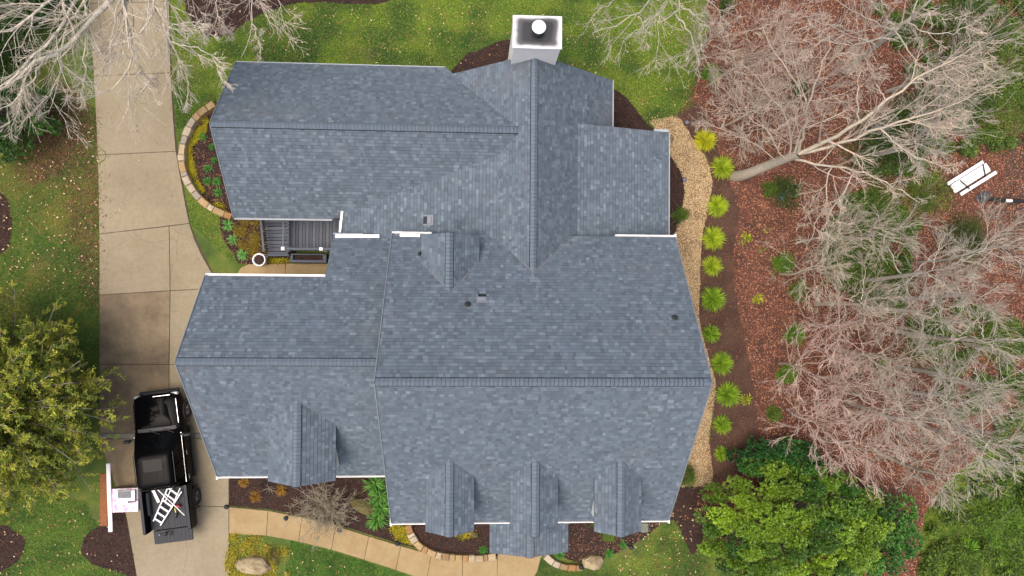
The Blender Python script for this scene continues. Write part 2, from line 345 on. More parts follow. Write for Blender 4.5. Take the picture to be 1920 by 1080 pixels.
# ================================================================== HOUSE
house = empty('house', (-1, 0, 0)); tag(house, 'large house with blue grey shingle roofs, dormers and a white chimney', 'house')
house_inv = np.array([1, 0, 0.])
class HMB(MB):                                  # mesh given in world coordinates, stored relative to the house's base
    def build(s, name, m, parent=None, smooth=False):
        for i in range(len(s.v)): s.v[i] = s.v[i]+house_inv
        return MB.build(s, name, m, parent, smooth)
PIT = .816
PAL = [tuple(np.array(lin(*c))*1.05) for c in ((108, 125, 140), (115, 132, 148), (121, 138, 154), (100, 116, 131), (134, 151, 166), (112, 126, 139), (146, 163, 177), (117, 125, 137), (106, 124, 134), (128, 145, 158))]
PAL = [tuple(np.array(c)*.68+np.mean(PAL, 0)*.32) for c in PAL]; PAL = [tuple(np.array(c)*.88+np.mean(c)*.12) for c in PAL]
PALW = np.array([.18, .20, .17, .11, .09, .08, .04, .02, .06, .05])
E0 = .143
def clip(poly, a, b):                           # keep the part of a convex polygon left of a->b
    out = []; n = len(poly); s = [(b[0]-a[0])*(p[1]-a[1])-(b[1]-a[1])*(p[0]-a[0]) for p in poly]
    for i in range(n):
        p, q, sp, sq = poly[i-1], poly[i], s[i-1], s[i]
        if (sp >= 0) != (sq >= 0): t = sp/(sp-sq); out.append((p[0]+(q[0]-p[0])*t, p[1]+(q[1]-p[1])*t))
        if sq >= 0: out.append(q)
    return out
single = [0]
def roof_plane(name, pl, polys, parent, sub=True, singles=0, seed=1, thick=.16):
    a, b, c = pl; tan = math.hypot(b, c); g = np.array([b, c])/tan; u2 = np.array([g[1], -g[0]]); cs = 1/math.hypot(1, tan)
    nrm = np.array([-b, -c, 1])*cs; U3 = np.array([u2[0], u2[1], 0]); V3 = np.array([g[0]*cs, g[1]*cs, tan*cs])
    polys = [np.array(p, float) for p in polys]
    uv = [np.c_[p@u2, p@g/cs] for p in polys]; v0 = min(q[:, 1].min() for q in uv); u0 = min(q[:, 0].min() for q in uv); u1 = max(q[:, 0].max() for q in uv); v1 = max(q[:, 1].max() for q in uv)
    O = np.array([0, 0, a])
    dk = HMB()
    for p in polys: z = a+b*p[:, 0]+c*p[:, 1]; dk.prism(p, z-thick, z) if sum(p[i-1][0]*p[i][1]-p[i][0]*p[i-1][1] for i in range(len(p))) > 0 else dk.prism(p[::-1], (z-thick)[::-1], z[::-1])
    d = dk.build(name, M['deckwood'], parent)
    rng = random.Random(seed); mb = HMB(); ccw = []
    for q in uv:
        ar = sum(q[i-1][0]*q[i][1]-q[i][0]*q[i-1][1] for i in range(len(q))); ccw.append([tuple(x) for x in (q if ar > 0 else q[::-1])])
    nc = int((v1-v0)/E0)+1; ones = []
    for i in range(nc):
        va, vb = v0+i*E0, v0+(i+1)*E0
        u = u0-rng.random()*.3
        while u < u1:
            w = rng.choice((.09, .11, .13, .15, .18, .22)); hi = rng.random() < .5
            col = np.array(rng.choices(PAL, PALW)[0])*rng.uniform(.9, 1.1)
            if not hi: col = col*.93
            for q in ccw:
                r = [(u, va), (u+w, va), (u+w, vb), (u, vb)]; full = True
                for k in range(len(q)):
                    A, B = q[k-1], q[k]
                    if min((B[0]-A[0])*(p[1]-A[1])-(B[1]-A[1])*(p[0]-A[0]) for p in r) < 0:
                        full = False; r = clip(r, A, B)
                        if len(r) < 3: break
                if len(r) < 3: continue
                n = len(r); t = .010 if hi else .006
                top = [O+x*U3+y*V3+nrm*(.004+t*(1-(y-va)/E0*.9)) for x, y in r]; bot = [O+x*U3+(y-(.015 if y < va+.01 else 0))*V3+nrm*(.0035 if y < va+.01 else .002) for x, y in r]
                fs = [tuple(range(n))]; cc = [col]
                for k in range(n): fs.append((n+k, n+(k+1) % n, (k+1) % n, k)); cc.append(col*.22 if r[k][1] < va+.01 and r[(k+1) % n][1] < va+.01 else col*.6)  # near-black lower bevel: cut asphalt edge with the course's shadow line painted in
                tgt = mb
                if singles and full and i >= nc-singles-3 and i < nc-3 and single[0] < 300: tgt = HMB(); ones.append(tgt); single[0] += 1
                g0 = [f for f in fs if len(f) == n]; 
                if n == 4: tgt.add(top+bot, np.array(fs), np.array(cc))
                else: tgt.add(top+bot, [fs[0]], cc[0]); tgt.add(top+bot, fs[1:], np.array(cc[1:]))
            u += w
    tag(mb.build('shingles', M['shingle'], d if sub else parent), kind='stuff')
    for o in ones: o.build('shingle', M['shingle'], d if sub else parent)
    return d
capmesh = {}
ncap = [0]
def ridge(a, b, s, parent, hw=.125, seed=0):    # overlapping cap pieces from a to b along a ridge with slopes s on both sides
    a = np.array(a, float); b = np.array(b, float); L = np.linalg.norm(b-a); n = int(L/E0); d = (b-a)/L
    rest = HMB(); rng = random.Random(seed+5)
    for i in range(n):
        key = (round(s, 3), i % 5, hw)
        y = a+d*(i*E0); ang = math.atan2(d[1], d[0])
        def geo(mb, off=np.zeros(3), R=np.eye(3)):
            x0, x1 = 0, E0*1.12; col = np.array(PAL[2])*(1.02, 1.08, 1.04, 1.1, 1.0)[i % 5]
            ys = (-hw-.028, -hw, -.03, 0, .03, hw, hw+.028); zz = lambda y: -.006-(abs(y) if abs(y) > .02 else .006)*s
            sec = lambda x, h, lo=0: [(x, y, zz(y)+(h if abs(y) <= hw+1e-6 else .010)-lo) for y in ys]
            v = np.array(sec(x0-.026, .022)+sec(x0, .058)+sec(x1, .036)) @ R.T+off
            f = [(7*a_+k, 7*a_+7+k, 7*a_+8+k, 7*a_+1+k)[::-1] for a_ in (0, 1) for k in range(6)]
            dk = (.02, .023, .028); cc = [dk]*6+[dk]+[col]*4+[dk]  # dark cap borders: asphalt edges plus a painted shadow line
            mb.add(v, np.array(f), np.array(cc))
        if ncap[0] < 300:
            if key not in capmesh: m_ = MB(); geo(m_); o = m_.build('ridge_cap', M['shingle'], parent); capmesh[key] = o.data
            else: o = link('ridge_cap', capmesh[key], None, parent)
            o.location = y+house_inv; o.rotation_euler = (0, 0, ang); ncap[0] += 1
        else: geo(rest, y, rotz(ang))
    if rest.n: tag(rest.build('ridge_caps', M['shingle'], parent), kind='stuff')
def R4(x0, x1, y0, y1): return [(x0, y0), (x1, y0), (x1, y1), (x0, y1)]
kM, kW, kG = (CAM_H-3.5)/28, (CAM_H-2.55)/27.9, 1.0
MX0, MX1, MYr, MYf, MYb = [v*kM for v in (-3.268, 8.105, -2.773, -9.068, 2.563)]; MZ = CAM_H-kM*(CAM_H-8.134)
WX0, _, WYr, WYf, WYb = [v*kW for v in (-9.68, 1.515, 6.358, 3.235, 9.433)]; WZ = CAM_H-kW*(CAM_H-5.608)
GX0, _, GYr, GYf, GYb = -10.186, -3, -2.222, -7.141, .808; GZ = 7.012
PMf = (MZ-PIT*MYr, 0, PIT); PMb = (MZ+PIT*MYr, 0, -PIT)
PGf = (GZ-PIT*GYr, 0, PIT); PGb = (GZ+PIT*GYr, 0, -PIT)
PWs = (WZ-PIT*WYr, 0, PIT); PWn = (WZ+PIT*WYr, 0, -PIT)
zpl = lambda p, x, y: p[0]+p[1]*x+p[2]*y
# walls
def gable_block(x0, x1, yf, yr, yb, zf, zr, zb, alongx=True):
    mb = HMB()
    v = [(x0, yf, 0), (x0, yb, 0), (x0, yb, zb), (x0, yr, zr), (x0, yf, zf), (x1, yf, 0), (x1, yb, 0), (x1, yb, zb), (x1, yr, zr), (x1, yf, zf)]
    if not alongx: v = [(b, a, c) for a, b, c in v]
    mb.add(v, [(0, 1, 2, 3, 4), (9, 8, 7, 6, 5), (0, 4, 9, 5), (1, 6, 7, 2), (2, 7, 8, 3), (3, 8, 9, 4)])
    return mb
def walls(x0, x1, yf, yr, yb, pf, pb, o=.35):
    d = .2; zf = zpl(pf, 0, yf+o)-d; zb = zpl(pb, 0, yb-o)-d
    return gable_block(x0+.3, x1-.3, yf+o, yr, yb-o, zf, zpl(pf, 0, yr)-d, zb).build('wall', M['siding'], house)
walls(MX0, MX1, MYf, MYr, MYb, PMf, PMb); walls(GX0, MX0+.4, GYf, GYr, GYb, PGf, PGb); walls(WX0, 0, WYf, WYr, WYb, PWs, PWn)
# main roof
mr_f = roof_plane('main_roof_front', PMf, [R4(MX0, MX1, MYf, MYr)], house, singles=3, seed=2)
mr_b = roof_plane('main_roof_back', PMb, [R4(MX0, MX1, MYr, MYb)], house, singles=3, seed=3)
ridge((MX0+.02, MYr, MZ), (MX1-.02, MYr, MZ), PIT, mr_f, seed=1)
gr_f = roof_plane('garage_roof_front', PGf, [R4(GX0, MX0+.28, GYf, GYr)], house, seed=4)
e1 = on(622, 441, *PGb); GXE = -5.70
gr_b = roof_plane('garage_roof_back', PGb, [R4(GX0, GXE, GYr, GYb), R4(GXE, MX0+.28, GYr, e1[1])], house, seed=5)
ridge((GX0+.02, GYr, GZ), (MX0+.1, GYr, GZ), PIT, gr_f, seed=2)
# ------------------------------------------------------------------ dormers
def dormer(xr, zr, x0, x1, ys, yn, s, south=True, win=True, wallz=0):
    dm = empty('dormer', (0, 0, 0), parent=house); dm.location = (0, 0, 0)
    pL = (zr-s*xr, s, 0); pR = (zr+s*xr, -s, 0)
    ya, yb = min(ys, yn), max(ys, yn)
    for nm, p, poly, sd in (('dormer_roof', pL, R4(x0, xr, ya, yb), 6), ('dormer_roof', pR, R4(xr, x1, ya, yb), 7)):
        roof_plane(nm, p, [poly], dm, sub=False, seed=sd+int(xr*100), thick=.13)
    ridge((xr, ys, zr), (xr, yn, zr), s, dm, hw=.14, seed=int(xr*10))
    o = .22 if south else -.22
    wy = ys+o; d = .16
    w0, w1 = x0+.14, x1-.14; zL = zr-s*(xr-w0)-d; zR = zr-s*(w1-xr)-d
    gable_block(wy, yn, w0, xr, w1, zL, zr-d, zR, alongx=False)
    mb = HMB(); f = lambda y: [(w0, y, zL-1.9), (w1, y, zL-1.9), (w1, y, zR), (xr, y, zr-d), (w0, y, zL)]
    y2 = yn
    mb.add(f(wy)+f(y2), [(0, 1, 2, 3, 4), (9, 8, 7, 6, 5), (0, 5, 6, 1), (1, 6, 7, 2), (2, 7, 8, 3), (3, 8, 9, 4), (4, 9, 5, 0)])
    mb.build('dormer_wall', M['siding'], dm)
    sg = -1 if south else 1
    fr = HMB(); zc = (zL+zR)/2-.62
    for dx in (-.36, .36): fr.box((xr+dx, wy+sg*.03, zc), (.08, .06, 1.1))
    for dz in (-.55, 0, .55): fr.box((xr, wy+sg*.028, zc+dz), (.64, .05, .07))
    wn = fr.build('window', M['white'], dm)
    HMB().box((xr, wy+sg*.008, zc), (.66, .012, 1.06)).build('pane', M['glass'], dm)
    return dm
for x0, xr, x1, yv in ((799, 845, 889, 862), (957, 1003, 1046, 862), (1115, 1162, 1202, 862)):
    r = on(xr, yv, *PMf); zr = r[2]; L, Rr = on(x0, 893, *PMf), on(x1, 893, *PMf); s = (zr-(L[2]+Rr[2])/2)/((Rr[0]-L[0])/2)
    se = at(xr, 1007, zr); dormer((L[0]+Rr[0])/2, zr, L[0], Rr[0], se[1], r[1]+.1, s)
r = on(557, 752, *PGf); L, Rr = on(504, 797, *PGf), on(630, 797, *PGf); se = at(556, 913, r[2])
dormer((L[0]+Rr[0])/2, r[2], L[0], Rr[0], se[1], r[1]+.1, (r[2]-L[2])/((Rr[0]-L[0])/2))
r = on(845, 546, *PMb); L, Rr = on(790, 490, *PMb), on(898, 490, *PMb); se = at(845, 436, r[2])
dormer((L[0]+Rr[0])/2, r[2], L[0], Rr[0], se[1], r[1]-.1, (r[2]-(L[2]+Rr[2])/2)/((Rr[0]-L[0])/2), south=False)
# ------------------------------------------------------------------ north wing
n0 = on(1000, 511, *PMb); NZ = n0[2]; NX = n0[0]; NYn = at(1000, 100, NZ)[1]
PNw = (NZ-PIT*NX, PIT, 0); PNe = (NZ+PIT*NX, -PIT, 0)
ee = on(1147, 160, *PNe); EX = ee[0]
bk = on(1082, 300, *PNe); BX = bk[0]
SL = .278
PSe = (zpl(PNe, BX, 0)+SL*BX, -SL, 0); sx = on(1252, 340, *PSe)[0]; sy = on(1252, 248, *PSe)[1]
vb = on(935, 292, *PNw); WBX = vb[0]
PSw = (zpl(PNw, WBX, 0)-SL*WBX, SL, 0)
# the shallow west slope is tilted so that its valley with the left wing runs as seen
v2 = on(645, 400, *PWs); SLw = (zpl(PNw, WBX, 0)-v2[2])/(WBX-v2[0]); PSw = (zpl(PNw, WBX, 0)-SLw*WBX, SLw, 0)
wx = on(640, 420, *PSw)[0]
nr_w = roof_plane('north_roof_west', PNw, [R4(WBX, NX, n0[1]-.6, WYr), R4(-1.9, NX, WYr, NYn)], house, seed=8)
nr_e = roof_plane('north_roof_east', PNe, [R4(NX, BX, n0[1]-.6, sy), R4(NX, EX, sy, NYn)], house, seed=9)
ls_w = roof_plane('low_roof_west', PSw, [R4(wx, WBX, MYb-.5, WYr-.3)], house, seed=10, thick=.12)
ls_e = roof_plane('low_roof_east', PSe, [R4(BX, sx, MYb-.5, sy)], house, seed=11, thick=.12)
ridge((NX, NYn-.02, NZ), (NX, n0[1], NZ), PIT, nr_w, seed=4)
nw = HMB(); ya, yb = MYb, NYn-.3
nw.add([(x, y, z) for y in (ya, yb) for x, z in ((WBX-3, 0), (EX-.35, 0), (EX-.35, zpl(PNe, EX-.35, 0)-.2), (NX, NZ-.2), (WBX-1.5, zpl(PNw, WBX-1.5, 0)-.2), (WBX-3, zpl(PNw, WBX-3, 0)-.2))],
       [(0, 1, 2, 3, 4, 5), (11, 10, 9, 8, 7, 6), (1, 7, 8, 2), (0, 5, 11, 6)]); nw.build('wall', M['siding'], house)
HMB().box(((BX+sx)/2-.2, (MYb+sy)/2-.2, 1.1), (sx-BX-.2, sy-MYb-.2, 2.2)).build('wall', M['siding'], house)
HMB().box(((wx+WBX)/2+.2, (MYb+WYf)/2+.6, 1.0), (WBX-wx-.2, 2.0, 2.0)).build('wall', M['siding'], house)
# left wing
wr_s = roof_plane('wing_roof_south', PWs, [R4(WX0, -5.45, WYf, WYr), R4(-5.45, WBX+.6, WYf+.12, WYr)], house, seed=12)
wr_n = roof_plane('wing_roof_north', PWn, [R4(WX0, at(836, 127, 2.55)[0]+.05, WYr, WYb), [(at(836, 127, 2.55)[0]+.05, WYr), (NX-.55, WYr), (at(836, 127, 2.55)[0]+.05, WYb)]], house, seed=13)
ridge((WX0+.02, WYr, WZ), (NX-(NZ-WZ)/PIT, WYr, WZ), PIT, wr_s, seed=3)
# porch roof
PZe, PZr = 3.05, 3.62
pl_, pr_ = at(918, 1035, PZe), at(1065, 1034, PZe); pxr = (pl_[0]+pr_[0])/2; ps = (PZr-PZe)/((pr_[0]-pl_[0])/2); py = at(997, 1045.5, PZr)[1]
pw = (PZr-ps*pxr, ps, 0); pe = (PZr+ps*pxr, -ps, 0)
pr1 = roof_plane('porch_roof', pw, [R4(pl_[0], pxr, py, MYf+.9)], house, seed=14, thick=.1)
roof_plane('porch_roof', pe, [R4(pxr, pr_[0], py, MYf+.9)], house, seed=15, thick=.1)
ridge((pxr, py, PZr), (pxr, MYf+.4, PZr), ps, pr1, hw=.15, seed=6)
for x in (pl_[0]+.25, pr_[0]-.25): HMB().box((x, py+.35, 1.45), (.18, .18, 2.9), ch=.02).build('porch_post', M['white'], house)
HMB().box((pxr, MYf+.33, 1.1), (1.0, .06, 2.1), ch=.01).build('door', mat('door_paint', (.05, .02, .015), .4), house)
for x in (-9.0, -6.0):
    pass
for i in range(2): HMB().box((GX0+.28, -4.6+3.6*i, 1.15), (.06, 2.7, 2.2), ch=.01).build('garage_door', M['white'], house)
# ------------------------------------------------------------------ gutters
def gutter(a, b, m, parent=house, out=(0, -1), w=.09, step=1.05, h=.10):
    a = np.array(a, float); b = np.array(b, float); o = np.array([*out, 0.]); L = np.linalg.norm(b-a); d = (b-a)/L; mb = HMB()
    mid = (a+b)/2
    q = np.stack([d, o, np.array([0, 0, 1.])], 1)
    for c, s in (((0, w/2, -h), (L, w, .012)), ((0, .006, -h/2), (L, .012, h-.012)), ((0, w, -h/2), (L, .014, h)), ((0, w-.01, .004), (L, .034, .012))):
        mb.box(mid+q@np.array(c), s, m=q)
    for e in (-L/2, L/2): mb.box(mid+q@np.array((e, w/2, -h/2)), (.012, w+.01, h+.004), m=q)
    go = mb.build('gutter', m, parent)
    hb = HMB()
    for i in range(int(L/step)): hb.box(a+d*(step*(i+.5))+o*(w/2)+np.array([0, 0, .004]), (.03, w, .012), m=q)
    if hb.n: hb.build('gutter_hangers', m, parent)
    return go
zMf, zMb = zpl(PMf, 0, MYf)-.05, zpl(PMb, 0, MYb)-.05
xs = [MX0-.02, MX1+.02]
gutter((MX0, MYf, zMf), (MX1, MYf, zMf), M['white'])
bx = at(1154, 441, zMb)[0]
gutter((bx, MYb, zMb), (MX1, MYb, zMb), M['white'], out=(0, 1)); gutter((MX0, MYb, zMb), (at(809, 437, zMb)[0], MYb, zMb), M['white'], out=(0, 1))
gutter((GX0, GYf, 3.0-.05), (MX0+.25, GYf, 3.0-.05), M['white']); gutter((GX0, GYb, zpl(PGb, 0, GYb)-.05), (GXE-.02, GYb, zpl(PGb, 0, GYb)-.05), M['white'], out=(0, 1))
gutter((WX0, WYb, zpl(PWn, 0, WYb)-.05), (at(834, 127, 2.55)[0], WYb, zpl(PWn, 0, WYb)-.05), M['greymetal'], out=(0, 1), step=50)
gutter((WX0, WYf, zpl(PWs, 0, WYf)-.05), (-5.9, WYf, zpl(PWs, 0, WYf)-.05), M['greymetal'], out=(0, -1), step=50)
gutter((EX, sy+.02, zpl(PNe, EX, 0)-.05), (EX, NYn, zpl(PNe, EX, 0)-.05), M['greymetal'], out=(1, 0), step=50)
gutter((sx, MYb+.02, zpl(PSe, sx, 0)-.04), (sx, sy, zpl(PSe, sx, 0)-.04), M['greymetal'], out=(1, 0), step=50)
gutter((wx, MYb+.1, zpl(PSw, wx, 0)-.04), (wx, WYf-.1, zpl(PSw, wx, 0)-.04), M['greymetal'], out=(-1, 0), step=50)
ze = zpl(PGb, 0, e1[1])-.05
gutter((GXE, e1[1], ze), (at(680, 440, ze)[0], e1[1], ze), M['greymetal'], out=(0, 1), step=50)
for (x, y, zz, sy_) in ((MX0, MYf, zMf, -1), (MX1, MYf, zMf, -1), (MX1, MYb, zMb, 1), (GX0, GYf, 2.95, -1)):   # cornice returns
    HMB().box((x+(.03 if x > 0 else -.03), y-sy_*.17+sy_*.1, zz-.04), (.07, .44, .12)).build('cornice_return', M['white'], house)
for (x, s_) in ((at(838, 121, 2.6)[0], 1), (EX, -1)):
    HMB().box((x+s_*.16-.1, NYn-.04, zpl(PNe, EX, 0)-.05), (.42, .13, .10)).build('cornice_return', M['greymetal'], house)
HMB().box((sx-.3, sy+.05, zpl(PSe, sx-.3, 0)-.05), (.62, .1, .1)).build('cornice_return', M['greymetal'], house)
# metal drip edge along the rakes
def rake(x, y0, y1, pl, s_):
    a = np.array([x+s_*.012, y0, zpl(pl, x, y0)-.01]); b = np.array([x+s_*.012, y1, zpl(pl, x, y1)-.01]); HMB().beam(a, b, .03, .09).build('rake_edge', M['rake'], house)
M['rake'] = mat('drip_edge', (.19, .215, .24), .5, .1, 8)
for x, s_ in ((MX0, -1), (MX1, 1)): rake(x, MYf, MYr-.02, PMf, s_); rake(x, MYr+.02, MYb, PMb, s_)
rake(GX0, GYf, GYr-.02, PGf, -1); rake(GX0, GYr+.02, GYb, PGb, -1); rake(WX0, WYf, WYr-.02, PWs, -1); rake(WX0, WYr+.02, WYb, PWn, -1)
# downspouts laid across the lower roofs
def spout(p, q, pl, h=.06, w=.1):
    a, b = on(*p, *pl), on(*q, *pl); a[2] += h; b[2] += h
    HMB().beam(a, b, w, .075, ch=.012).build('downspout', M['white'], house)
spout((643, 391), (638, 436), PSw); spout((629, 443), (712, 443), PGb, w=.14); spout((750, 441), (788, 441.5), PMb, w=.13)
# ------------------------------------------------------------------ chimney
CT = NZ+1.12
c0, c1 = at(961, 90, CT), at(1054, 31, CT)
ctr = ((c0[0]+c1[0])/2, (c0[1]+c1[1])/2); cw, cd = c1[0]-c0[0], c1[1]-c0[1]
chim = HMB().box((ctr[0], ctr[1], CT/2-.05), (cw-.08, cd-.08, CT-.06)).build('chimney', M['siding'], house)
def soot_mat():
    m = mat('sooty_cap', (.78, .78, .78), .3); t = m.node_tree; N = t.nodes; L = t.links; b = N['Principled BSDF']
    tc = N.new('ShaderNodeTexCoord'); n = N.new('ShaderNodeTexNoise'); n.inputs['Scale'].default_value = 2.2; n.inputs['Detail'].default_value = 5; L.new(tc.outputs['Generated'], n.inputs['Vector'])
    s = N.new('ShaderNodeSeparateXYZ'); L.new(tc.outputs['Generated'], s.inputs[0])
    def ab(o):
        a = N.new('ShaderNodeMath'); a.operation = 'SUBTRACT'; a.inputs[1].default_value = .5; L.new(o, a.inputs[0])
        c = N.new('ShaderNodeMath'); c.operation = 'ABSOLUTE'; L.new(a.outputs[0], c.inputs[0]); return c.outputs[0]
    mx = N.new('ShaderNodeMath'); mx.operation = 'SMOOTH_MAX'; mx.inputs[2].default_value = .15; L.new(ab(s.outputs[0]), mx.inputs[0]); L.new(ab(s.outputs[1]), mx.inputs[1])
    ad = N.new('ShaderNodeMath'); ad.operation = 'MULTIPLY_ADD'; ad.inputs[1].default_value = .16; L.new(n.outputs[0], ad.inputs[0]); L.new(mx.outputs[0], ad.inputs[2])
    r = N.new('ShaderNodeValToRGB'); L.new(ad.outputs[0], r.inputs[0]); e = r.color_ramp.elements
    e[0].position = .36; e[0].color = (.022, .022, .025, 1); e[1].position = .55; e[1].color = (.72, .72, .72, 1); x = e.new(.46); x.color = (.09, .09, .095, 1)
    L.new(r.outputs[0], b.inputs['Base Color']); return m
HMB().box((ctr[0], ctr[1], CT), (cw, cd, .05), ch=.012).build('chimney_cap', soot_mat(), chim)
fp = at(1009.5, 55, CT+.2)
HMB().lathe([(.0, 0), (.19, 0), (.17, .34), (0, .34)], 20, (fp[0], fp[1]-.06, CT+.02)).build('flue', M['darkmetal'], chim, True)
HMB().lathe([(.0, .0), (.25, 0), (.25, .03), (.235, .045), (0, .05)], 28, (fp[0], fp[1], CT+.4)).build('flue_cover', M['chimcap'], chim)
HMB().box((ctr[0]-cw/2+.06, ctr[1]-cd/2+.06, CT-.7), (.03, .03, 1.2)).build('corner_trim', M['white'], chim)
# ------------------------------------------------------------------ vents
def box_vent(px, py, pl, w=.3, d=.27):
    p = on(px, py, *pl); t = np.array([pl[1], pl[2]]); g = t/np.linalg.norm(t); ang = math.atan2(g[1], g[0])-math.pi/2; tl = math.atan(np.linalg.norm(t))
    mb = HMB(); R_ = rotz(ang) @ np.array([[1, 0, 0], [0, math.cos(tl), -math.sin(tl)], [0, math.sin(tl), math.cos(tl)]])
    mb.box(p+R_@np.array([0, 0, .015]), (w+.12, d+.14, .012), m=R_)
    v = [(-w/2, -d*.05, .02), (w/2, -d*.05, .02), (w/2, d/2, .02), (-w/2, d/2, .02), (-w/2, -d*.05, .10), (w/2, -d*.05, .10), (w/2, d/2, .06), (-w/2, d/2, .06)]
    mb.add(np.array(v)@R_.T+p, [(4, 5, 6, 7), (0, 1, 5, 4), (1, 2, 6, 5), (2, 3, 7, 6), (3, 0, 4, 7)])
    o = mb.build('roof_vent', M['vent'], house)
    lv = [(-w/2, -d*.75, .024), (w/2, -d*.75, .024), (w/2, -d*.06, .095), (-w/2, -d*.06, .095)]
    HMB().add(np.array(lv)@R_.T+p, [(0, 1, 2, 3)]).build('louver', M['darkmetal'], o)
    return o
box_vent(803, 413, PSw); box_vent(904, 560, PMb)
def pipe(px, py, pl):
    p = on(px, py, *pl); tl = math.atan(pl[2]); Rx = np.array([[1, 0, 0], [0, math.cos(tl), -math.sin(tl)], [0, math.sin(tl), math.cos(tl)]])
    o = HMB().lathe([(.045, -.1), (.045, .26), (.032, .26), (.032, .1), (0, .1)], 14, p).build('vent_pipe', M['darkmetal'], house, True)
    mb = HMB(); mb.lathe([(.115, 0.02), (.1, .035), (.075, .045), (.06, .1), (.05, .105)], 18, p, m=Rx); mb.lathe([(.125, 0.012), (.12, .03), (.09, .03), (.085, .015)], 18, p, m=Rx)
    mb.build('pipe_boot', mat('boot_rubber', (.03, .033, .038), .6), o)
for p in ((877, 571), (1265, 596), (789, 477)): pipe(*p, PMb)
# worn valley lines where two slopes meet
M['valley'] = mat('valley_grit', lin(136, 138, 146), .95, .25, 12)
def valley(pts, w=.05):
    for (a, b) in zip(pts[:-1], pts[1:]):
        a = np.array(a)+[0, 0, .03]; b = np.array(b)+[0, 0, .03]; t = b-a; n_ = np.array([-t[1], t[0], 0]); n_ /= np.linalg.norm(n_)
        HMB().add([a-n_*w/2, a+n_*w/2, b+n_*w/2, b-n_*w/2], [(0, 1, 2, 3)[::-1]]).build('valley_strip', M['valley'], house)
valley([on(928, 443, *PMb), n0]); valley([on(1078, 443, *PMb), n0])
valley([on(791, 492, *PMb), on(842, 545, *PMb)]); valley([on(897, 491, *PMb), on(848, 545, *PMb)])
# ================================================================== DECK
deck = empty('deck', tuple(at(580, 440, 0)*np.array([1, 1, 0]))); tag(deck, 'small charcoal board deck with stairs and railing behind the house', 'deck')
dinv = -np.array(deck.location)
class DMB(MB):
    def build(s, name, m, parent=None, smooth=False):
        for i in range(len(s.v)): s.v[i] = s.v[i]+dinv
        return MB.build(s, name, m, parent, smooth)
DZ = .75
dl, dr = at(541, 470, DZ), at(640, 470, DZ); ytop = WYf+.35; ybot = dl[1]
DX0, DX1 = dl[0], max(dr[0], GXE+.6)
DC = [lin(*c) for c in ((62, 68, 78), (70, 76, 86), (56, 62, 72), (74, 80, 88))]
nb = int((DX1-DX0)/.145)
for i in range(nb):
    DMB().box((DX0+.145*(i+.5), (ytop+ybot)/2, DZ-.02), (.137, ytop-ybot, .035), col=DC[i % 4], ch=.006).build('plank', M['deckboard'], deck)
DMB().box(((DX0+DX1)/2, (ytop+ybot)/2, DZ-.16), (DX1-DX0-.02, ytop-ybot-.04, .2), col=DC[2]).build('joist_frame', M['deckboard'], deck)
sx0 = at(500, 440, .2)[0]                      # stairs go down to the west, treads run north-south seen as slats
steps = 4
for i in range(steps):
    pass
nt_ = 11; ya, yb = ytop-.05, at(515, 478, .4)[1]
for i in range(nt_):
    y = ya+(yb-ya)*(i+.5)/nt_; a = (DX0-.03, y, DZ-.10); b = (at(496+i*.9, 440, .25)[0], y, .34)
    DMB().beam(a, b, abs(yb-ya)/nt_-.018, .035, col=np.array(DC[i % 4])*RNG.uniform(.7, 1.05), ch=.005).build('plank', M['deckboard'], deck)
DMB().beam((DX0+.02, yb-.02, DZ-.2), (sx0, yb-.02, .2), .06, .2, col=DC[1]).build('stringer', M['deckboard'], deck)
# railings
RZ = DZ+.95
def rail(a, b, zb0, zb1, n, balm, railm, h=.95):
    a = np.array(a, float); b = np.array(b, float)
    DMB().beam(np.r_[a, zb0+h], np.r_[b, zb1+h], .10, .045, col=DC[1], ch=.008).build('handrail', M['deckboard'], deck)
    DMB().beam(np.r_[a, zb0+.1], np.r_[b, zb1+.1], .05, .05, col=DC[2]).build('bottom_rail', M['deckboard'], deck)
    for i in range(n):
        t = (i+.5)/n; p = a+(b-a)*t; z = zb0+(zb1-zb0)*t
        DMB().box((p[0], p[1], z+h/2+.04), (.032, .032, h-.12), col=(1, 1, 1)).build('baluster', balm, deck)
rail((DX0+.03, ytop-.1), (DX0+.03, ybot+.03), DZ, DZ, 12, M['white'], None)
rail((DX0+.03, ybot+.02), (DX1-.2, ybot+.02), DZ, DZ, 13, M['blackplastic'], None)
rail((sx0-.05, ya), (sx0+.12, yb+.1), .12, .12, 14, M['blackplastic'], None, .85)
for x in (DX0+.03, DX0+1.62):
    p = DMB().box((x, ybot+.02, DZ+.42), (.1, .1, 1.1), col=(1, 1, 1), ch=.01).build('post', M['white'], deck)
    DMB().box((x, ybot+.02, DZ+1.0), (.15, .15, .05), ch=.015).build('post_cap', M['white'], p)
# planter box below the rail
pb0, pb1 = at(544, 492, .5), at(612, 476, .5)
pb = empty('planter_box', ((pb0[0]+pb1[0])/2, (pb0[1]+pb1[1])/2, 0)); tag(pb, 'long charcoal planter box of bare soil at the foot of the deck', 'planter')
w_, d_ = pb1[0]-pb0[0], pb1[1]-pb0[1]
for c, s in (((0, -d_/2+.06, .25), (w_, .12, .5)), ((0, d_/2-.03, .25), (w_, .06, .5)), ((-w_/2+.06, .03, .25), (.12, d_-.18, .5)), ((w_/2-.08, .03, .25), (.16, d_-.18, .5))): MB().box(c, s, col=DC[1], ch=.01).build('side_board', M['deckboard'], pb)
MB().box((0, .03, .2), (w_-.3, d_-.2, .4)).build('soil_fill', M['mulch'], pb)
pt = at(486, 487, .45); pot = empty('round_pot', (pt[0], pt[1], 0)); tag(pot, 'white round pot filled with dark soil by the side walk', 'pot')
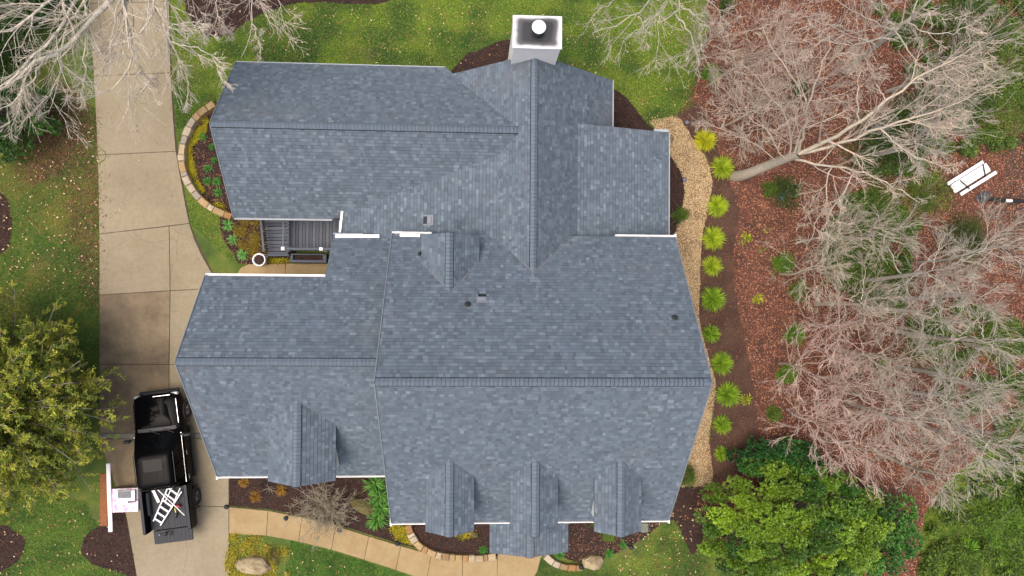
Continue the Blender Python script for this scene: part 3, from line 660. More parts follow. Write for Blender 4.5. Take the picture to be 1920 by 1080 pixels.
MB().lathe([(0, .02), (.2, .02), (.25, .1), (.275, .42), (.29, .45), (.285, .5), (.235, .5), (.22, .44), (.21, .3)], 28).build('rim_wall', M['white'], pot, True)
MB().lathe([(.215, .4), (.12, .43), (0, .44)], 20).build('soil_fill', M['mulch'], pot)
tag(MB().beam(at(491, 479, .12), at(503, 480.5, .12), .13, .08, ch=.01).build('downspout_end', M['white']), 'short white downspout end beside the round white pot', 'downspout')

# ================================================================== STONES
SCOL = [lin(*c) for c in ((196, 166, 118), (184, 146, 96), (206, 184, 146), (168, 140, 100), (190, 176, 156), (176, 132, 82), (210, 194, 166))]
def rough_block(poly, z0, z1, rng, col):        # irregular stone from a plan outline
    p = np.array(poly)[:, :2]; n = len(p); c = p.mean(0); q = c+(p-c)*.88
    ar = sum(p[i-1][0]*p[i][1]-p[i][0]*p[i-1][1] for i in range(n))
    if ar < 0: p = p[::-1]; q = q[::-1]
    v = np.vstack([np.c_[p, np.full(n, z0)], np.c_[p, z1-.035+rng.normal(0, .006, n)], np.c_[q, z1+rng.normal(0, .008, n)], [[*c, z1+.006]]])
    f = [(i, (i+1) % n, n+(i+1) % n, n+i) for i in range(n)]+[(n+i, n+(i+1) % n, 2*n+(i+1) % n, 2*n+i) for i in range(n)]
    t = [(2*n+i, 2*n+(i+1) % n, 3*n) for i in range(n)]
    mb = MB(); mb.add(v, np.array(f), col); mb.n -= len(v); mb.v.pop(); mb.n = 0; mb.add(v, np.array(t), col); return mb
def edging(name, label, px, w, h, n, z=.0, par=None):
    c = smooth_poly(gp(px), 12, False)[:, :2]; L = np.r_[0, np.cumsum(np.linalg.norm(np.diff(c, axis=0), axis=1))]
    e = empty(name, (*c[0], 0)); tag(e, label, 'stone edging'); cut = np.sort(np.r_[0, 1, (np.arange(1, n)+RNG.uniform(-.3, .3, n-1))/n])*L[-1]
    P_ = lambda s: np.array([np.interp(s, L, c[:, 0]), np.interp(s, L, c[:, 1])])
    for i in range(n):
        a, b = cut[i]+.008, cut[i+1]-.008; m_ = (a+b)/2
        def nr(s): t = P_(min(s+.05, L[-1]))-P_(max(s-.05, 0)); t /= np.linalg.norm(t); return np.array([-t[1], t[0]])
        ww = w*RNG.uniform(.9, 1.1)/2
        pts = [P_(a)-nr(a)*ww, P_(m_)-nr(m_)*ww*RNG.uniform(.97, 1.05), P_(b)-nr(b)*ww, P_(b)+nr(b)*ww, P_(m_)+nr(m_)*ww*RNG.uniform(.95, 1.06), P_(a)+nr(a)*ww]
        mb = rough_block(np.array(pts)-c[0], z, h+RNG.uniform(-.015, .02), RNG, np.array(SCOL[RNG.integers(7)])*RNG.uniform(.95, 1.2))
        mb.build('stone', M['stone'], e)
    return e
edging('stone_edging', 'curved tan stone edging round the bed beside the driveway', [(407, 198), (385, 213), (366, 232), (352, 262), (346, 295), (350, 325), (362, 352), (385, 380), (412, 398), (440, 408)], .28, .38, 17)
edging('stone_edging', 'pale stone edging between the front walk and the porch bed', [(766, 982), (772, 1002), (786, 1021), (806, 1033), (832, 1041), (865, 1044), (898, 1045), (930, 1041)], .30, .22, 15)
edging('stone_edging', 'short curved stone edging in front of the bed right of the porch', [(1022, 1040), (1034, 1051), (1052, 1059), (1072, 1062), (1092, 1062)], .26, .22, 5)
def boulder(px, py, rx, ry, rz_, ang, m, label, name='boulder', h=None, seed=0, cat='boulder'):
    rng = np.random.default_rng(seed+40); n, k = 12, 6; v = []
    amp = 1+rng.normal(0, .09, n); 
    for j in range(k):
        f = j/(k-1); zz = rz_*(f**.8); sc = (1-f**2.6*.75)
        for i in range(n):
            a = i/n*2*math.pi; r = amp[i]*sc*(1+rng.normal(0, .035)); v.append((rx*r*math.cos(a), ry*r*math.sin(a), zz+rng.normal(0, .015)*(j > 0)-.03))
    v.append((0, 0, rz_*1.02)); f = [(j*n+i, j*n+(i+1) % n, (j+1)*n+(i+1) % n, (j+1)*n+i) for j in range(k-1) for i in range(n)]+[((k-1)*n+i, (k-1)*n+(i+1) % n, k*n) for i in range(n)]
    mb = MB(); mb.add(np.array(v) @ rotz(ang).T, f); o = mb.build(name, m); p = at(px, py, 0); o.location = (p[0], p[1], 0); tag(o, label, cat); return o
boulder(680, 949, .62, .33, .4, -.45, M['boulder2'], 'mossy brown boulder under the bare shrub by the front walk', seed=1)
boulder(476, 1058, .8, .42, .5, -.1, M['boulder'], 'long tan boulder in the mossy bed below the front walk', seed=2)
boulder(1111, 1052, .5, .36, .4, .1, M['boulder'], 'blocky tan boulder at the end of the short stone edging', seed=3)
boulder(888, 1001, .22, .14, .2, -.5, M['boulder2'], 'small mossy stone showing beside the left front dormer', seed=4, name='stone', cat='stone')
mb = rough_block([(-.17, -.22), (0, -.23), (.17, -.2), (.19, 0), (.18, .2), (0, .22), (-.16, .21), (-.18, 0)], 0, .08, RNG, lin(140, 146, 128)); o = mb.build('splash_block', M['stone']); p = at(1208, 989, 0); o.location = (p[0], p[1], 0); tag(o, 'flat pale grey splash block below the right end of the front eave', 'splash block')
# garden lamps
for px, py, lb in ((431, 945, 'small black path light where the driveway meets the front walk'), (541, 966, 'small black path light on the upper edge of the walk, left of the bare shrub'), (640, 988, 'small black path light on the upper edge of the walk, below the bare shrub'), (747, 1013, 'small black path light beside the moss left of the porch bed'), (1087, 1057, 'dark path light between the stone edging and the blocky boulder'), (1283, 234, 'small grey path light at the top bend of the gravel path'), (1278, 340, 'small grey path light in the mulch between the house and the gravel path'), (1180, 1020, 'small grey path light in the mulch right of the blocky boulder')):
    p = at(px, py, 0); e = empty('path_light', (p[0], p[1], 0)); tag(e, lb, 'path light', 'path lights along the beds')
    MB().lathe([(.014, 0), (.014, .38)], 8).build('stake', M['darkmetal'], e); MB().lathe([(0, .36), (.05, .36), (.05, .42), (.11, .43), (.06, .48), (0, .5)], 14).build('hood', M['darkmetal'] if px < 1200 else M['vent'], e, True)

# ================================================================== PICKUP TRUCK
A, B = at(352, 768, .4), at(370, 930, .4); fw = (A-B)/np.linalg.norm(A-B); WBASE = np.linalg.norm(A-B); right = np.array([fw[1], -fw[0], 0])
tc_ = (A+B)/2-right*.99; ang = math.atan2(fw[1], fw[0])-math.pi/2
truck = empty('pickup_truck', (tc_[0], tc_[1], .05), ang); tag(truck, 'black crew cab pickup truck with its tailgate down on the driveway', 'truck')
h_ = WBASE/2
YF, YC, YR, YB, YT = h_+.92, h_-.62, -h_+.78, -h_-1.12, -h_-1.72     # front, cowl, cab rear, bed end, tailgate end
BP = M['black_paint']
def loft(secs, close=False):                    # secs: list of (y, [(x,z)...]) same counts, mirrored by caller
    n = len(secs[0][1]); v = [(x, y, z) for y, s in secs for x, z in s]; f = [(i*n+j, (i+1)*n+j, (i+1)*n+j+1, i*n+j+1) for i in range(len(secs)-1) for j in range(n-1)]
    f += [tuple(range(n-1, -1, -1)), tuple((len(secs)-1)*n+j for j in range(n))]
    return v, f
def half2full(h): return [(-x, z) for x, z in h]+[(x, z) for x, z in h[::-1] if x > 1e-6]
def bsec(y, w, zs, zt, zc, cx=.8): return (y, half2full([(w*.86, zs), (w*.97, zs+.12), (w, zs+.3), (w*.985, zt-.16), (w*.94, zt-.04), (w*cx, zt+.012), (w*.5, zc-.005), (0, zc)]))
front = [bsec(YF, .74, .62, .92, .94), bsec(YF-.05, .86, .52, 1.0, 1.02), bsec(YF-.16, .95, .46, 1.06, 1.09), bsec(YF-.4, 1.0, .44, 1.10, 1.14), bsec(h_, 1.01, .44, 1.13, 1.17), bsec(YC+.15, 1.01, .42, 1.15, 1.20), bsec(YC-.1, 1.0, .40, 1.15, 1.18), bsec(0, 1.0, .40, 1.14, 1.15), bsec(YR, 1.0, .40, 1.14, 1.15)]
v, f = loft(front); body = MB().add(v, f).build('body', BP, truck, True)
bm_ = body.modifiers.new('edge', 'EDGE_SPLIT'); bm_.split_angle = math.radians(38)
# hood bulge, cowl, seam and glint bars
hv, hf = loft([(YF-.22, half2full([(.5, 1.06), (.47, 1.105), (.2, 1.125), (0, 1.125)])), (h_, half2full([(.56, 1.14), (.52, 1.19), (.22, 1.205), (0, 1.205)])), (YC+.2, half2full([(.64, 1.16), (.60, 1.225), (.25, 1.235), (0, 1.235)])), (YC+.12, half2full([(.64, 1.15), (.6, 1.2), (.25, 1.21), (0, 1.21)]))])
hd = MB().add(hv, hf).build('hood', BP, truck, True); hd.modifiers.new('edge', 'EDGE_SPLIT').split_angle = math.radians(50)
for s in (-1, 1): MB().beam((s*.86, YF-.3, 1.105), (s*.90, YC+.22, 1.168), .012, .010).build('hood_seam_and_glint', M['chrome'] if s > 0 else M['blackplastic'], truck)  # bright right-hand bar stands in for sky reflected along the hood crease
MB().box((0, YC+.05, 1.185), (1.6, .16, .03), ch=.01).build('cowl', M['blackplastic'], truck)
for x in (-.35, .25): MB().beam((x, YC+.04, 1.225), (x+.5, YC-.16, 1.33), .018, .02).build('wiper', M['blackplastic'], truck)
MB().box((0, YF+.02, .6), (1.7, .16, .26), ch=.06).build('bumper', M['blackplastic'], truck)
MB().box((0, YF-.005, .86), (1.15, .05, .26), ch=.02).build('grille', M['blackplastic'], truck)
MB().beam((-.1, YF-.12, 1.065), (.62, YF-.12, 1.065), .014, .010).build('hood_glint', M['chrome'], truck)  # bright bar imitating a highlight line on the hood
for s in (-1, 1): MB().box((s*.76, YF-.1, .93), (.3, .16, .16), ch=.03).build('headlight', M['lamp'], truck)
# cab
def ring(z, yf, yr, w, r=.14, n=6):
    p = []
    for cx, cy, a0 in ((w-r, yf-r, 0), (-w+r, yf-r, 90), (-w+r, yr+r, 180), (w-r, yr+r, 270)):
        for i in range(n): a = math.radians(a0+90*i/(n-1)); p.append((cx+r*math.cos(a), cy+r*math.sin(a), z))
    return p
rings = [ring(1.12, YC+.02, YR, .97, .1), ring(1.2, YC-.08, YR+.01, .95, .12), ring(1.5, YC-.42, YR+.05, .86, .14), ring(1.78, YC-.74, YR+.10, .77, .16), ring(1.87, YC-.86, YR+.14, .71, .18), ring(1.905, YC-1.0, YR+.22, .6, .18), ring(1.915, YC-1.15, YR+.35, .42, .15)]
n = len(rings[0]); cv = [p for r_ in rings for p in r_]; cf = [(i*n+j, i*n+(j+1) % n, (i+1)*n+(j+1) % n, (i+1)*n+j) for i in range(len(rings)-1) for j in range(n)]+[tuple((len(rings)-1)*n+j for j in range(n))]
MB().add(cv, cf).build('cab', BP, truck, True)
def cabpt(face, u, z):                          # point on a cab side; u in -1..1 along the side
    zs = [1.2, 1.5, 1.78]; yf = np.interp(z, zs, [YC-.08, YC-.42, YC-.74]); yr = np.interp(z, zs, [YR+.01, YR+.05, YR+.10]); w = np.interp(z, zs, [.95, .86, .77])
    if face == 'f': return np.array([u*(w-.1), yf+.012-.03*u*u, z+.006])
    if face == 'b': return np.array([u*(w-.12), yr-.008, z])
    s = 1 if face == 'r' else -1
    return np.array([s*(w+.006), (yf-.06)+(yr+.08-yf+.06)*(u+1)/2, z])
def pane(face, u0, u1, z0, z1, name, k=6):
    vs = [cabpt(face, u0+(u1-u0)*i/k, z) for z in np.linspace(z0, z1, 4) for i in range(k+1)]; fs = [(j*(k+1)+i, j*(k+1)+i+1, (j+1)*(k+1)+i+1, (j+1)*(k+1)+i) for j in range(3) for i in range(k)]
    return MB().add(vs, fs).build(name, M['carglass'], truck, True)
pane('f', -.97, .97, 1.22, 1.76, 'windshield'); pane('b', -.85, .85, 1.28, 1.7, 'rear_window')
for s in 'rl': pane(s, -.86, -.02, 1.22, 1.7, 'side_window'); pane(s, .06, .82, 1.22, 1.7, 'side_window')
MB().box((0, YC-1.32, 1.921), (.78, .5, .008), ch=.003).build('sunroof', M['carglass'], truck)
for x in (-.42, -.14, .14, .42): MB().box((x, YR+.72, 1.912), (.05, .8, .012), ch=.005).build('roof_rib', BP, truck)
for s in (-1, 1):
    MB().beam((s*.80, YC-.85, 1.80), (s*.80, YR+.25, 1.80), .03, .03, ch=.008).build('drip_rail', M['blackplastic'], truck)
    MB().beam((s*.965, YC-.2, 1.185), (s*.965, YR+.08, 1.185), .014, .014).build('window_trim', M['chrome'], truck)
    mi = MB().box((s*1.24, YC-.32, 1.28), (.3, .14, .2), ch=.05).build('mirror', M['blackplastic'], truck)
    MB().beam((s*.93, YC-.28, 1.2), (s*1.12, YC-.31, 1.22), .09, .06, ch=.01).build('mirror_arm', M['blackplastic'], mi)
    for (y0, y1) in ((YC-.22, .02), (-.03, YR+.12)):
        d = MB().box((s*1.003, (y0+y1)/2, .82), (.016, abs(y0-y1)-.03, .52), ch=.007).build('door', BP, truck); MB().box((s*1.022, y1+.14, 1.0), (.03, .2, .035), ch=.01).build('handle', M['chrome'] if s > 0 else BP, d)
    MB().box((s*1.0, .1, .38), (.16, 2.2, .06), ch=.02).build('side_step', M['blackplastic'], truck)
    # bed sides
    ins = .13
    sec = lambda y, wz=1.0: (y, [(s*.86, .42), (s*.97, .55), (s*1.0*wz, .75), (s*.995*wz, 1.24), (s*.97, 1.30), (s*(1-ins), 1.30), (s*(1-ins), .78)])
    sv, sf = loft([sec(YR-.04), sec(-h_+.5), sec(-h_, 1.02), sec(-h_-.5), sec(YB)])
    if s > 0: sf = [q[::-1] for q in sf]
    bs = MB().add(sv, sf).build('bed_side', BP, truck)
    MB().box((s*(1-ins/2-.005), (YR+YB)/2, 1.308), (ins-.01, YR-YB-.06, .02), ch=.006).build('rail_cap', M['bedliner'], bs)
    MB().box((s*.93, YB-.012, .95), (.09, .03, .3), ch=.008).build('tail_light', M['redlamp'], bs)
    MB().box((s*.80, (YR+YB)/2+.25, .92), (.14, 1.0, .26), ch=.04).build('wheel_arch', M['bedliner'], bs)
for i in range(14):
    MB().box((-.81+i*.125, (YR+YB)/2, .79+.006*(i % 2)), (.118, YR-YB-.02, .03)).build('floor_rib', M['bedliner'], truck)
MB().box((0, YR-.07, 1.03), (1.74, .05, .52), ch=.01).build('bulkhead', BP, truck)
tg = MB().box((0, (YB+YT)/2-.02, .76), (1.62, abs(YT-YB)-.03, .07), ch=.015).build('tailgate', M['bedliner'], truck)
for i in range(9): MB().box((-.64+i*.16, (YB+YT)/2-.05, .798), (.06, abs(YT-YB)-.2, .010)).build('tailgate_rib', M['bedliner'], tg)
MB().box((0, YB-.08, .52), (1.75, .16, .2), ch=.04).build('rear_bumper', M['blackplastic'], truck)
for s in (-1, 1):
    for y in (h_, -h_):
        w = empty('wheel', (s*.9, y, .38), parent=truck); Rm = np.array([[0, 0, 1], [0, 1, 0], [-1, 0, 0]])*1.0; Rm = Rm if s > 0 else np.array([[0, 0, -1], [0, 1, 0], [1, 0, 0]])
        MB().lathe([(.22, -.13), (.34, -.13), (.385, -.09), (.395, 0), (.385, .09), (.34, .135), (.25, .135), (.235, .1)], 28, m=Rm).build('tyre', M['rubber'], w, True)
        MB().lathe([(.24, .11), (.225, .06), (.1, .075), (.07, .10), (0, .105)], 24, m=Rm).build('rim', M['rim'], w, True)
        sp = MB()
        for k in range(6): a = k*math.pi/3; sp.box(Rm@np.array([.15*math.cos(a), .15*math.sin(a), .085]), (.16, .045, .025), m=Rm@rotz(a), ch=.006)
        sp.build('spokes', M['chrome'] if s > 0 else M['rim'], w)
        fl = []
        for k in range(13):
            a = math.radians(-8+196*k/12); fl.append((s*1.0, y+.47*math.cos(a), .38+.47*math.sin(a)))
        MB().tube(fl, .04, 6).build('wheel_flare', M['blackplastic'], truck, True)
TR = np.array(truck.matrix_world) if False else None
def T(x, y, z): return np.array(tc_)*[1, 1, 0]+right*x+fw*y+np.array([0, 0, z+.05])
def tw(px, py, z): return at(px, py, z)
# ------------------------------------------------------------------ things in the bed
BZ = .05+.82
lad = empty('ladder', tuple(tw(316, 942, BZ))); tag(lad, 'white aluminium ladder lying slantwise in the truck bed', 'ladder')
li = -np.array(lad.location)
def lb(a, b, w, h, name): MB().beam(a+li, b+li, w, h, ch=.006).build(name, M['alu'], lad)
l0, l1, r0, r1 = tw(288, 977, BZ+.1), tw(319, 905, BZ+.16), tw(301, 985, BZ+.1), tw(341, 921, BZ+.16)
m0, m1, q0, q1 = tw(309, 942, BZ+.16), tw(326, 907, BZ+.22), tw(322, 950, BZ+.16), tw(338, 915, BZ+.22)
lb(l0, l1, .055, .07, 'side_rail'); lb(r0, r1, .055, .07, 'side_rail'); lb(m0, m1, .04, .05, 'inner_rail'); lb(q0, q1, .04, .05, 'inner_rail')
for k in range(6): t = .07+.16*k; lb(l0+(l1-l0)*t+[0, 0, .01], r0+(r1-r0)*t+[0, 0, .01], .075, .03, 'rung')
def thing1(name, label, cat, mb, m): return tag(mb.build(name, m), label, cat)
thing1('trim_board', 'short wide white trim board along the left side of the truck bed', 'board', MB().beam(tw(282, 909, BZ+.04), tw(298, 942, BZ+.04), .13, .025, ch=.004), M['white'])
thing1('stick', 'thin white strip lying diagonally across the ladder in the truck', 'strip', MB().beam(tw(285, 908, BZ+.2), tw(346, 966, BZ+.3), .03, .025), M['white'])
thing1('wood_block', 'orange wood block against the front of the truck bed', 'wood block', MB().beam(tw(293, 909, BZ+.08), tw(312, 907, BZ+.08), .17, .14, ch=.015), M['orangewood'])
thing1('red_case', 'flat dark red case tucked behind the truck cab', 'case', MB().beam(tw(284, 905, BZ+.1), tw(308, 902, BZ+.1), .10, .12, ch=.02), M['red'])
ng = empty('nail_gun', tuple(tw(332, 960, BZ))); tag(ng, 'red, yellow and black nail gun on the truck bed floor', 'nail gun'); gi = -np.array(ng.location)
MB().beam(tw(331, 948, BZ+.08)+gi, tw(339, 950, BZ+.08)+gi, .11, .12, ch=.03).build('tool_body', M['red'], ng); MB().beam(tw(328, 953, BZ+.07)+gi, tw(330, 961, BZ+.05)+gi, .05, .06, ch=.015).build('grip', M['yellow'], ng); MB().beam(tw(327, 972, BZ+.06)+gi, tw(332, 962, BZ+.06)+gi, .09, .1, ch=.02).build('magazine', M['blackplastic'], ng)
dz = .05+.82; dr_ = empty('cordless_drill', tuple(tw(309, 1000, dz))); tag(dr_, 'black cordless drill with trailing cord on the lowered tailgate', 'drill'); gi = -np.array(dr_.location)
MB().beam(tw(305, 1003, dz+.05)+gi, tw(313, 999, dz+.05)+gi, .09, .09, ch=.025).build('tool_body', M['blackplastic'], dr_); MB().beam(tw(309, 1001, dz+.04)+gi, tw(311, 1005, dz+.04)+gi, .06, .07, ch=.015).build('grip', M['rubber'], dr_)
MB().tube(np.array([tw(x, y, dz+.02) for x, y in ((312, 999), (317, 995), (321, 998), (318, 1003), (322, 1004), (324, 994))])+gi, .012, 6).build('cord', M['rubber'], dr_); MB().box(tw(299, 1003, dz+.03)+gi, (.07, .07, .06), ch=.015).build('battery', M['vent'], dr_)
# ------------------------------------------------------------------ shingle bundles and boards by the truck
pl = empty('bundle_stack', tuple(at(238, 942, 0))); tag(pl, 'stack of pink and white wrapped shingle bundles beside the truck', 'bundle stack'); gi = -np.array(pl.location)
for k in range(5):
    z = .1+.1*k; a, b = at(212+RNG.uniform(-1, 1), 938, z), at(260+RNG.uniform(-1, 1), 936, z); MB().beam(a+gi+[0, 0, .05], b+gi+[0, 0, .05], 1.02, .092, ch=.02).build('bundle', M['wrap'], pl)
MB().beam(at(212, 938, .05)+gi, at(260, 936, .05)+gi, 1.0, .1).build('pallet', M['orangewood'], pl)
for k in range(3):                              # flat print on the top wrapper
    MB().box(at(229+k*6, 955, .612)+gi, (.07, .05, .004)).build('print_mark', M['wrap'], pl)
gb = empty('carton', tuple(at(238, 930, .61))); tag(gb, 'pale carton with grey printed shingles on top of the bundle stack', 'carton'); gi = -np.array(gb.location)
MB().beam(at(219, 930, .68)+gi, at(254, 928.5, .68)+gi, .46, .11, ch=.012).build('box', M['white'], gb)
MB().beam(at(221, 928, .742)+gi, at(246, 927, .742)+gi, .30, .008).build('print_panel', M['greybox'], gb)
MB().beam(at(240, 941, .66)+gi, at(255, 938, .66)+gi, .1, .06, ch=.01).build('strap', M['blackplastic'], gb)
thing1('trim_board', 'long white trim board reaching out under the cedar beside the bundles', 'board', MB().beam(at(203, 869, .62), at(207.5, 997, .62), .17, .05, ch=.006), M['white'])
thing1('plank', 'long orange stained plank under the cedar beside the white board', 'plank', MB().beam(at(194, 888, .35), at(195, 986, .35), .30, .05, ch=.006), M['orangewood'])
# ------------------------------------------------------------------ right edge of the wood
wb = empty('plank_stack', tuple(at(1815, 336, 0))); tag(wb, 'stack of white planks held by dark straps among the bare trees', 'plank stack'); gi = -np.array(wb.location)
for k in range(5):
    o = np.array([-.62, -.78])*(k-2)*6.2; jit = RNG.uniform(-5, 5)
    a, b = (1782+o[0]*-1+jit+5, 362+o[1]*-1-5), (1848+o[0]*-1+jit, 318+o[1]*-1-5)
    MB().beam(at(a[0]+2, a[1]-2, .2+.05*(k % 2))+gi, at(b[0]+8, b[1], .2+.05*(k % 2))+gi, .16, .05, ch=.006).build('plank', M['white'], wb)
for (p, q) in (((1800, 338), (1818, 354)), ((1843, 307), (1848, 332))): MB().beam(at(*p, .3)+gi, at(*q, .3)+gi, .05, .02).build('strap', M['rubber'], wb)
dp = SP([(1895, 230), (1885, 300), (1880, 370), (1872, 440), (1880, 500), (1960, 520), (1990, 230)], .03); struct('dirt_track', dp, .014, M['dirtpath'])
cp = empty('drain_pipe', tuple(at(1900, 376, 0))); tag(cp, 'black drain pipe with a white middle joint across the dirt track', 'pipe'); gi = -np.array(cp.location)
MB().tube(np.array([at(1835, 371, .1), at(1862, 374, .1), at(1884, 376, .1)])+gi, .09, 10).build('pipe_end', M['rubber'], cp, True); MB().tube(np.array([at(1884, 376, .1), at(1897, 376.5, .1)])+gi, .075, 10).build('joint', M['white'], cp, True); MB().tube(np.array([at(1897, 376.5, .1), at(1945, 378, .1)])+gi, .09, 10).build('pipe_end', M['rubber'], cp, True)
boulder(1842, 370, .38, .26, .25, .5, mat('dark_rock', lin(96, 96, 98), .9, .3, 5, bump=.6), 'dark grey rock beside the black drain pipe', seed=9)
boulder(1465, 368, .2, .2, .3, 0, mat('blue_grey_cap', lin(92, 120, 128), .5), 'blue grey round garden cover under the dark green shrub', name='utility_cover', seed=10, cat='cover')
# ================================================================== PLANTS: generators
def unit(v): return v/(np.linalg.norm(v, axis=-1, keepdims=True)+1e-9)
def grow(P0, D0, L, r0, k, wander, up, rng, taper=.25):
    N = len(P0); P = np.zeros((N, k, 3)); P[:, 0] = P0; d = unit(D0); st = (L/(k-1))[:, None]
    for i in range(1, k):
        d = unit(d+rng.normal(0, wander, (N, 3))+np.array([0, 0, up])); P[:, i] = P[:, i-1]+d*st
    R = r0[:, None]*np.linspace(1, taper, k)[None]; return P, R
def kids(P, R, m, tmin, rng, ang, lr, rr, flat=0., tmax=1.0):
    N, k, _ = P.shape; t = rng.uniform(tmin, tmax, (N, m))*(k-1); i = np.minimum(t.astype(int), k-2); f = (t-i)[..., None]
    a = np.arange(N)[:, None]; p = P[a, i]*(1-f)+P[a, i+1]*f; tg = unit(P[a, i+1]-P[a, i]); rad = R[a, i]*(1-f[..., 0])+R[a, i+1]*f[..., 0]
    q = rng.normal(0, 1, tg.shape); q[..., 2] *= (1-flat); q = unit(q-(q*tg).sum(-1, keepdims=True)*tg)
    an = rng.uniform(ang[0], ang[1], (N, m))[..., None]; D = tg*np.cos(an)+q*np.sin(an)
    L = np.linalg.norm(P[:, 1:]-P[:, :-1], axis=2).sum(1)[:, None]*rng.uniform(lr[0], lr[1], (N, m))*(1.15-.55*t/(k-1))
    return p.reshape(-1, 3), D.reshape(-1, 3), L.ravel(), (rad*rr).ravel()
def bare_tree(label, base, limbs, rng_seed, twig=.008, cols=((1, 1, 1), (1.12, 1.0, .95)), m=(5, 5, 4), lr=((.3, .6), (.3, .6), (.35, .7)), up=(.04, .03, .02), wander=.08, trunk=None, name='bare_tree', trunk_r=.16, cat='tree', group=None, minr=.006, ang=(.4, 1.0)):
    """limbs: list of (points (n,3), r0, r1); sub-branches and twigs grow from them"""
    rng = np.random.default_rng(rng_seed); root = empty(name, tuple(np.array([base[0], base[1], 0.]))); tag(root, label, cat, group); off = -np.array([base[0], base[1], 0.])
    tm, bmesh_, tw_ = MB(), MB(), MB()
    if trunk is not None: q = smooth_poly(np.array(trunk), 4, False)+off; tubes(tm, q[None], np.linspace(trunk_r*1.15, trunk_r*.7, len(q))[None], 9, np.array([cols[0]])); tm.build('trunk', M['bark'], root, True)
    LP, LR = [], []; LSC = .72
    for pts, r0, r1 in limbs:
        q = smooth_poly(np.array(pts, float), 5, False); s = np.r_[0, np.cumsum(np.linalg.norm(np.diff(q, axis=0), axis=1))]; u = np.linspace(0, s[-1], 14)
        q = np.stack([np.interp(u, s, q[:, c]) for c in range(3)], 1); q[1:-1] += rng.normal(0, .035, (12, 3)); LP.append(q+off); LR.append(np.linspace(r0, r1, 14)*LSC)
    P, R = np.array(LP), np.array(LR); tubes(bmesh_, P, R, 6, np.tile(cols[0], (len(P), 1)))
    for lv in range(3):
        p, D, L, r = kids(P, R, m[lv], .12 if lv == 0 else .2, rng, ang, lr[lv], .62)
        L = np.clip(L, .15, 2.6); r = np.maximum(r, minr*1.3 if lv < 2 else minr)
        P, R = grow(p, D, L, r, 6 if lv < 2 else 5, wander, up[lv], rng, .35 if lv < 2 else .5); R = np.maximum(R, minr*.7)
        mixv = rng.uniform(0, 1, (len(P), 1)); c = np.array(cols[0])*(1-mixv)+np.array(cols[1])*mixv; c = c*rng.uniform(.75, 1.25, (len(P), 1))
        tubes(bmesh_ if lv == 0 else tw_, P, R, 4 if lv == 0 else 3, c)
    bmesh_.build('limbs', M['bark'], root, True); tag(tw_.build('twigs', M['bark'], root), kind='stuff')
    return root
def leaf_quads(mb, P, D, L, W_, col, rng, droop=.25, fold=.15, mid=.5):
    """leaves: diamond with a folded middle; P base, D direction"""
    N = len(P); D = unit(D); s = rng.normal(0, 1, (N, 3)); s[:, 2] *= .35; S = unit(np.cross(D, np.array([0, 0, 1.]))+s*.35); U = np.cross(S, D)
    L = np.broadcast_to(L, N)[:, None]; W_ = np.broadcast_to(W_, N)[:, None]
    a = P; c = P+D*L-np.array([0, 0, 1])*L*droop; mdl = P+D*L*mid
    b = mdl+S*W_/2+U*W_*fold; d = mdl-S*W_/2+U*W_*fold
    v = np.stack([a, b, c, d], 1).reshape(-1, 3); i = np.arange(N)*4
    mb.add(v, np.stack([np.r_[i, i], np.r_[i+1, i+2], np.r_[i+2, i+3]], 1), np.r_[col, col])
def pick(cols, n, rng, j=.2):
    c = np.array(cols)[rng.integers(0, len(cols), n)]; return c*rng.uniform(1-j, 1+j, (n, 1))
def shrub(name, label, px, py, r, h, cols, n, leaf=(.07, .04), seed=0, m='foliage', cat='shrub', group=None, z=0, stems=14, clump=40, lump=.25, world=None, flat=1.0):
    rng = np.random.default_rng(seed+300); p = at(px, py, z) if world is None else np.array(world, float); root = empty(name, tuple(p)); tag(root, label, cat, group)
    d = unit(rng.normal(0, 1, (stems, 3))*[1, 1, .5]+[0, 0, .6]); P, R = grow(np.zeros((stems, 3))+[0, 0, .02], d, rng.uniform(.5, .95, stems)*max(r, h), np.full(stems, .012+.01*r), 5, .12, .05, rng)
    mb = MB(); tubes(mb, P, R, 4, np.tile((.6, .55, .45), (stems, 1))); mb.build('stems', M['bark'], root)
    q = unit(rng.normal(0, 1, (clump, 3))); q[:, 2] = np.abs(q[:, 2]); q *= (rng.uniform(.25, 1, (clump, 1))**.5)*rng.uniform(1-lump, 1.08, (clump, 1)); q *= [r, r, h]
    tone = pick(cols, clump, rng, .1); k = rng.integers(0, clump, n); cs = .28*r+.04
    pos = q[k]+rng.normal(0, 1, (n, 3))*[cs, cs, cs*.6]*.55; pos[:, 2] = np.maximum(pos[:, 2], .02)
    dr = unit(pos/[r, r, h]+rng.normal(0, .7, (n, 3))+[0, 0, .35]); col = tone[k]*rng.uniform(.7, 1.3, (n, 1))
    mb = MB(); leaf_quads(mb, pos, dr, leaf[0]*rng.uniform(.6, 1.3, n), leaf[1]*rng.uniform(.7, 1.2, n), col, rng); tag(mb.build('foliage', M[m], root), kind='stuff'); return root
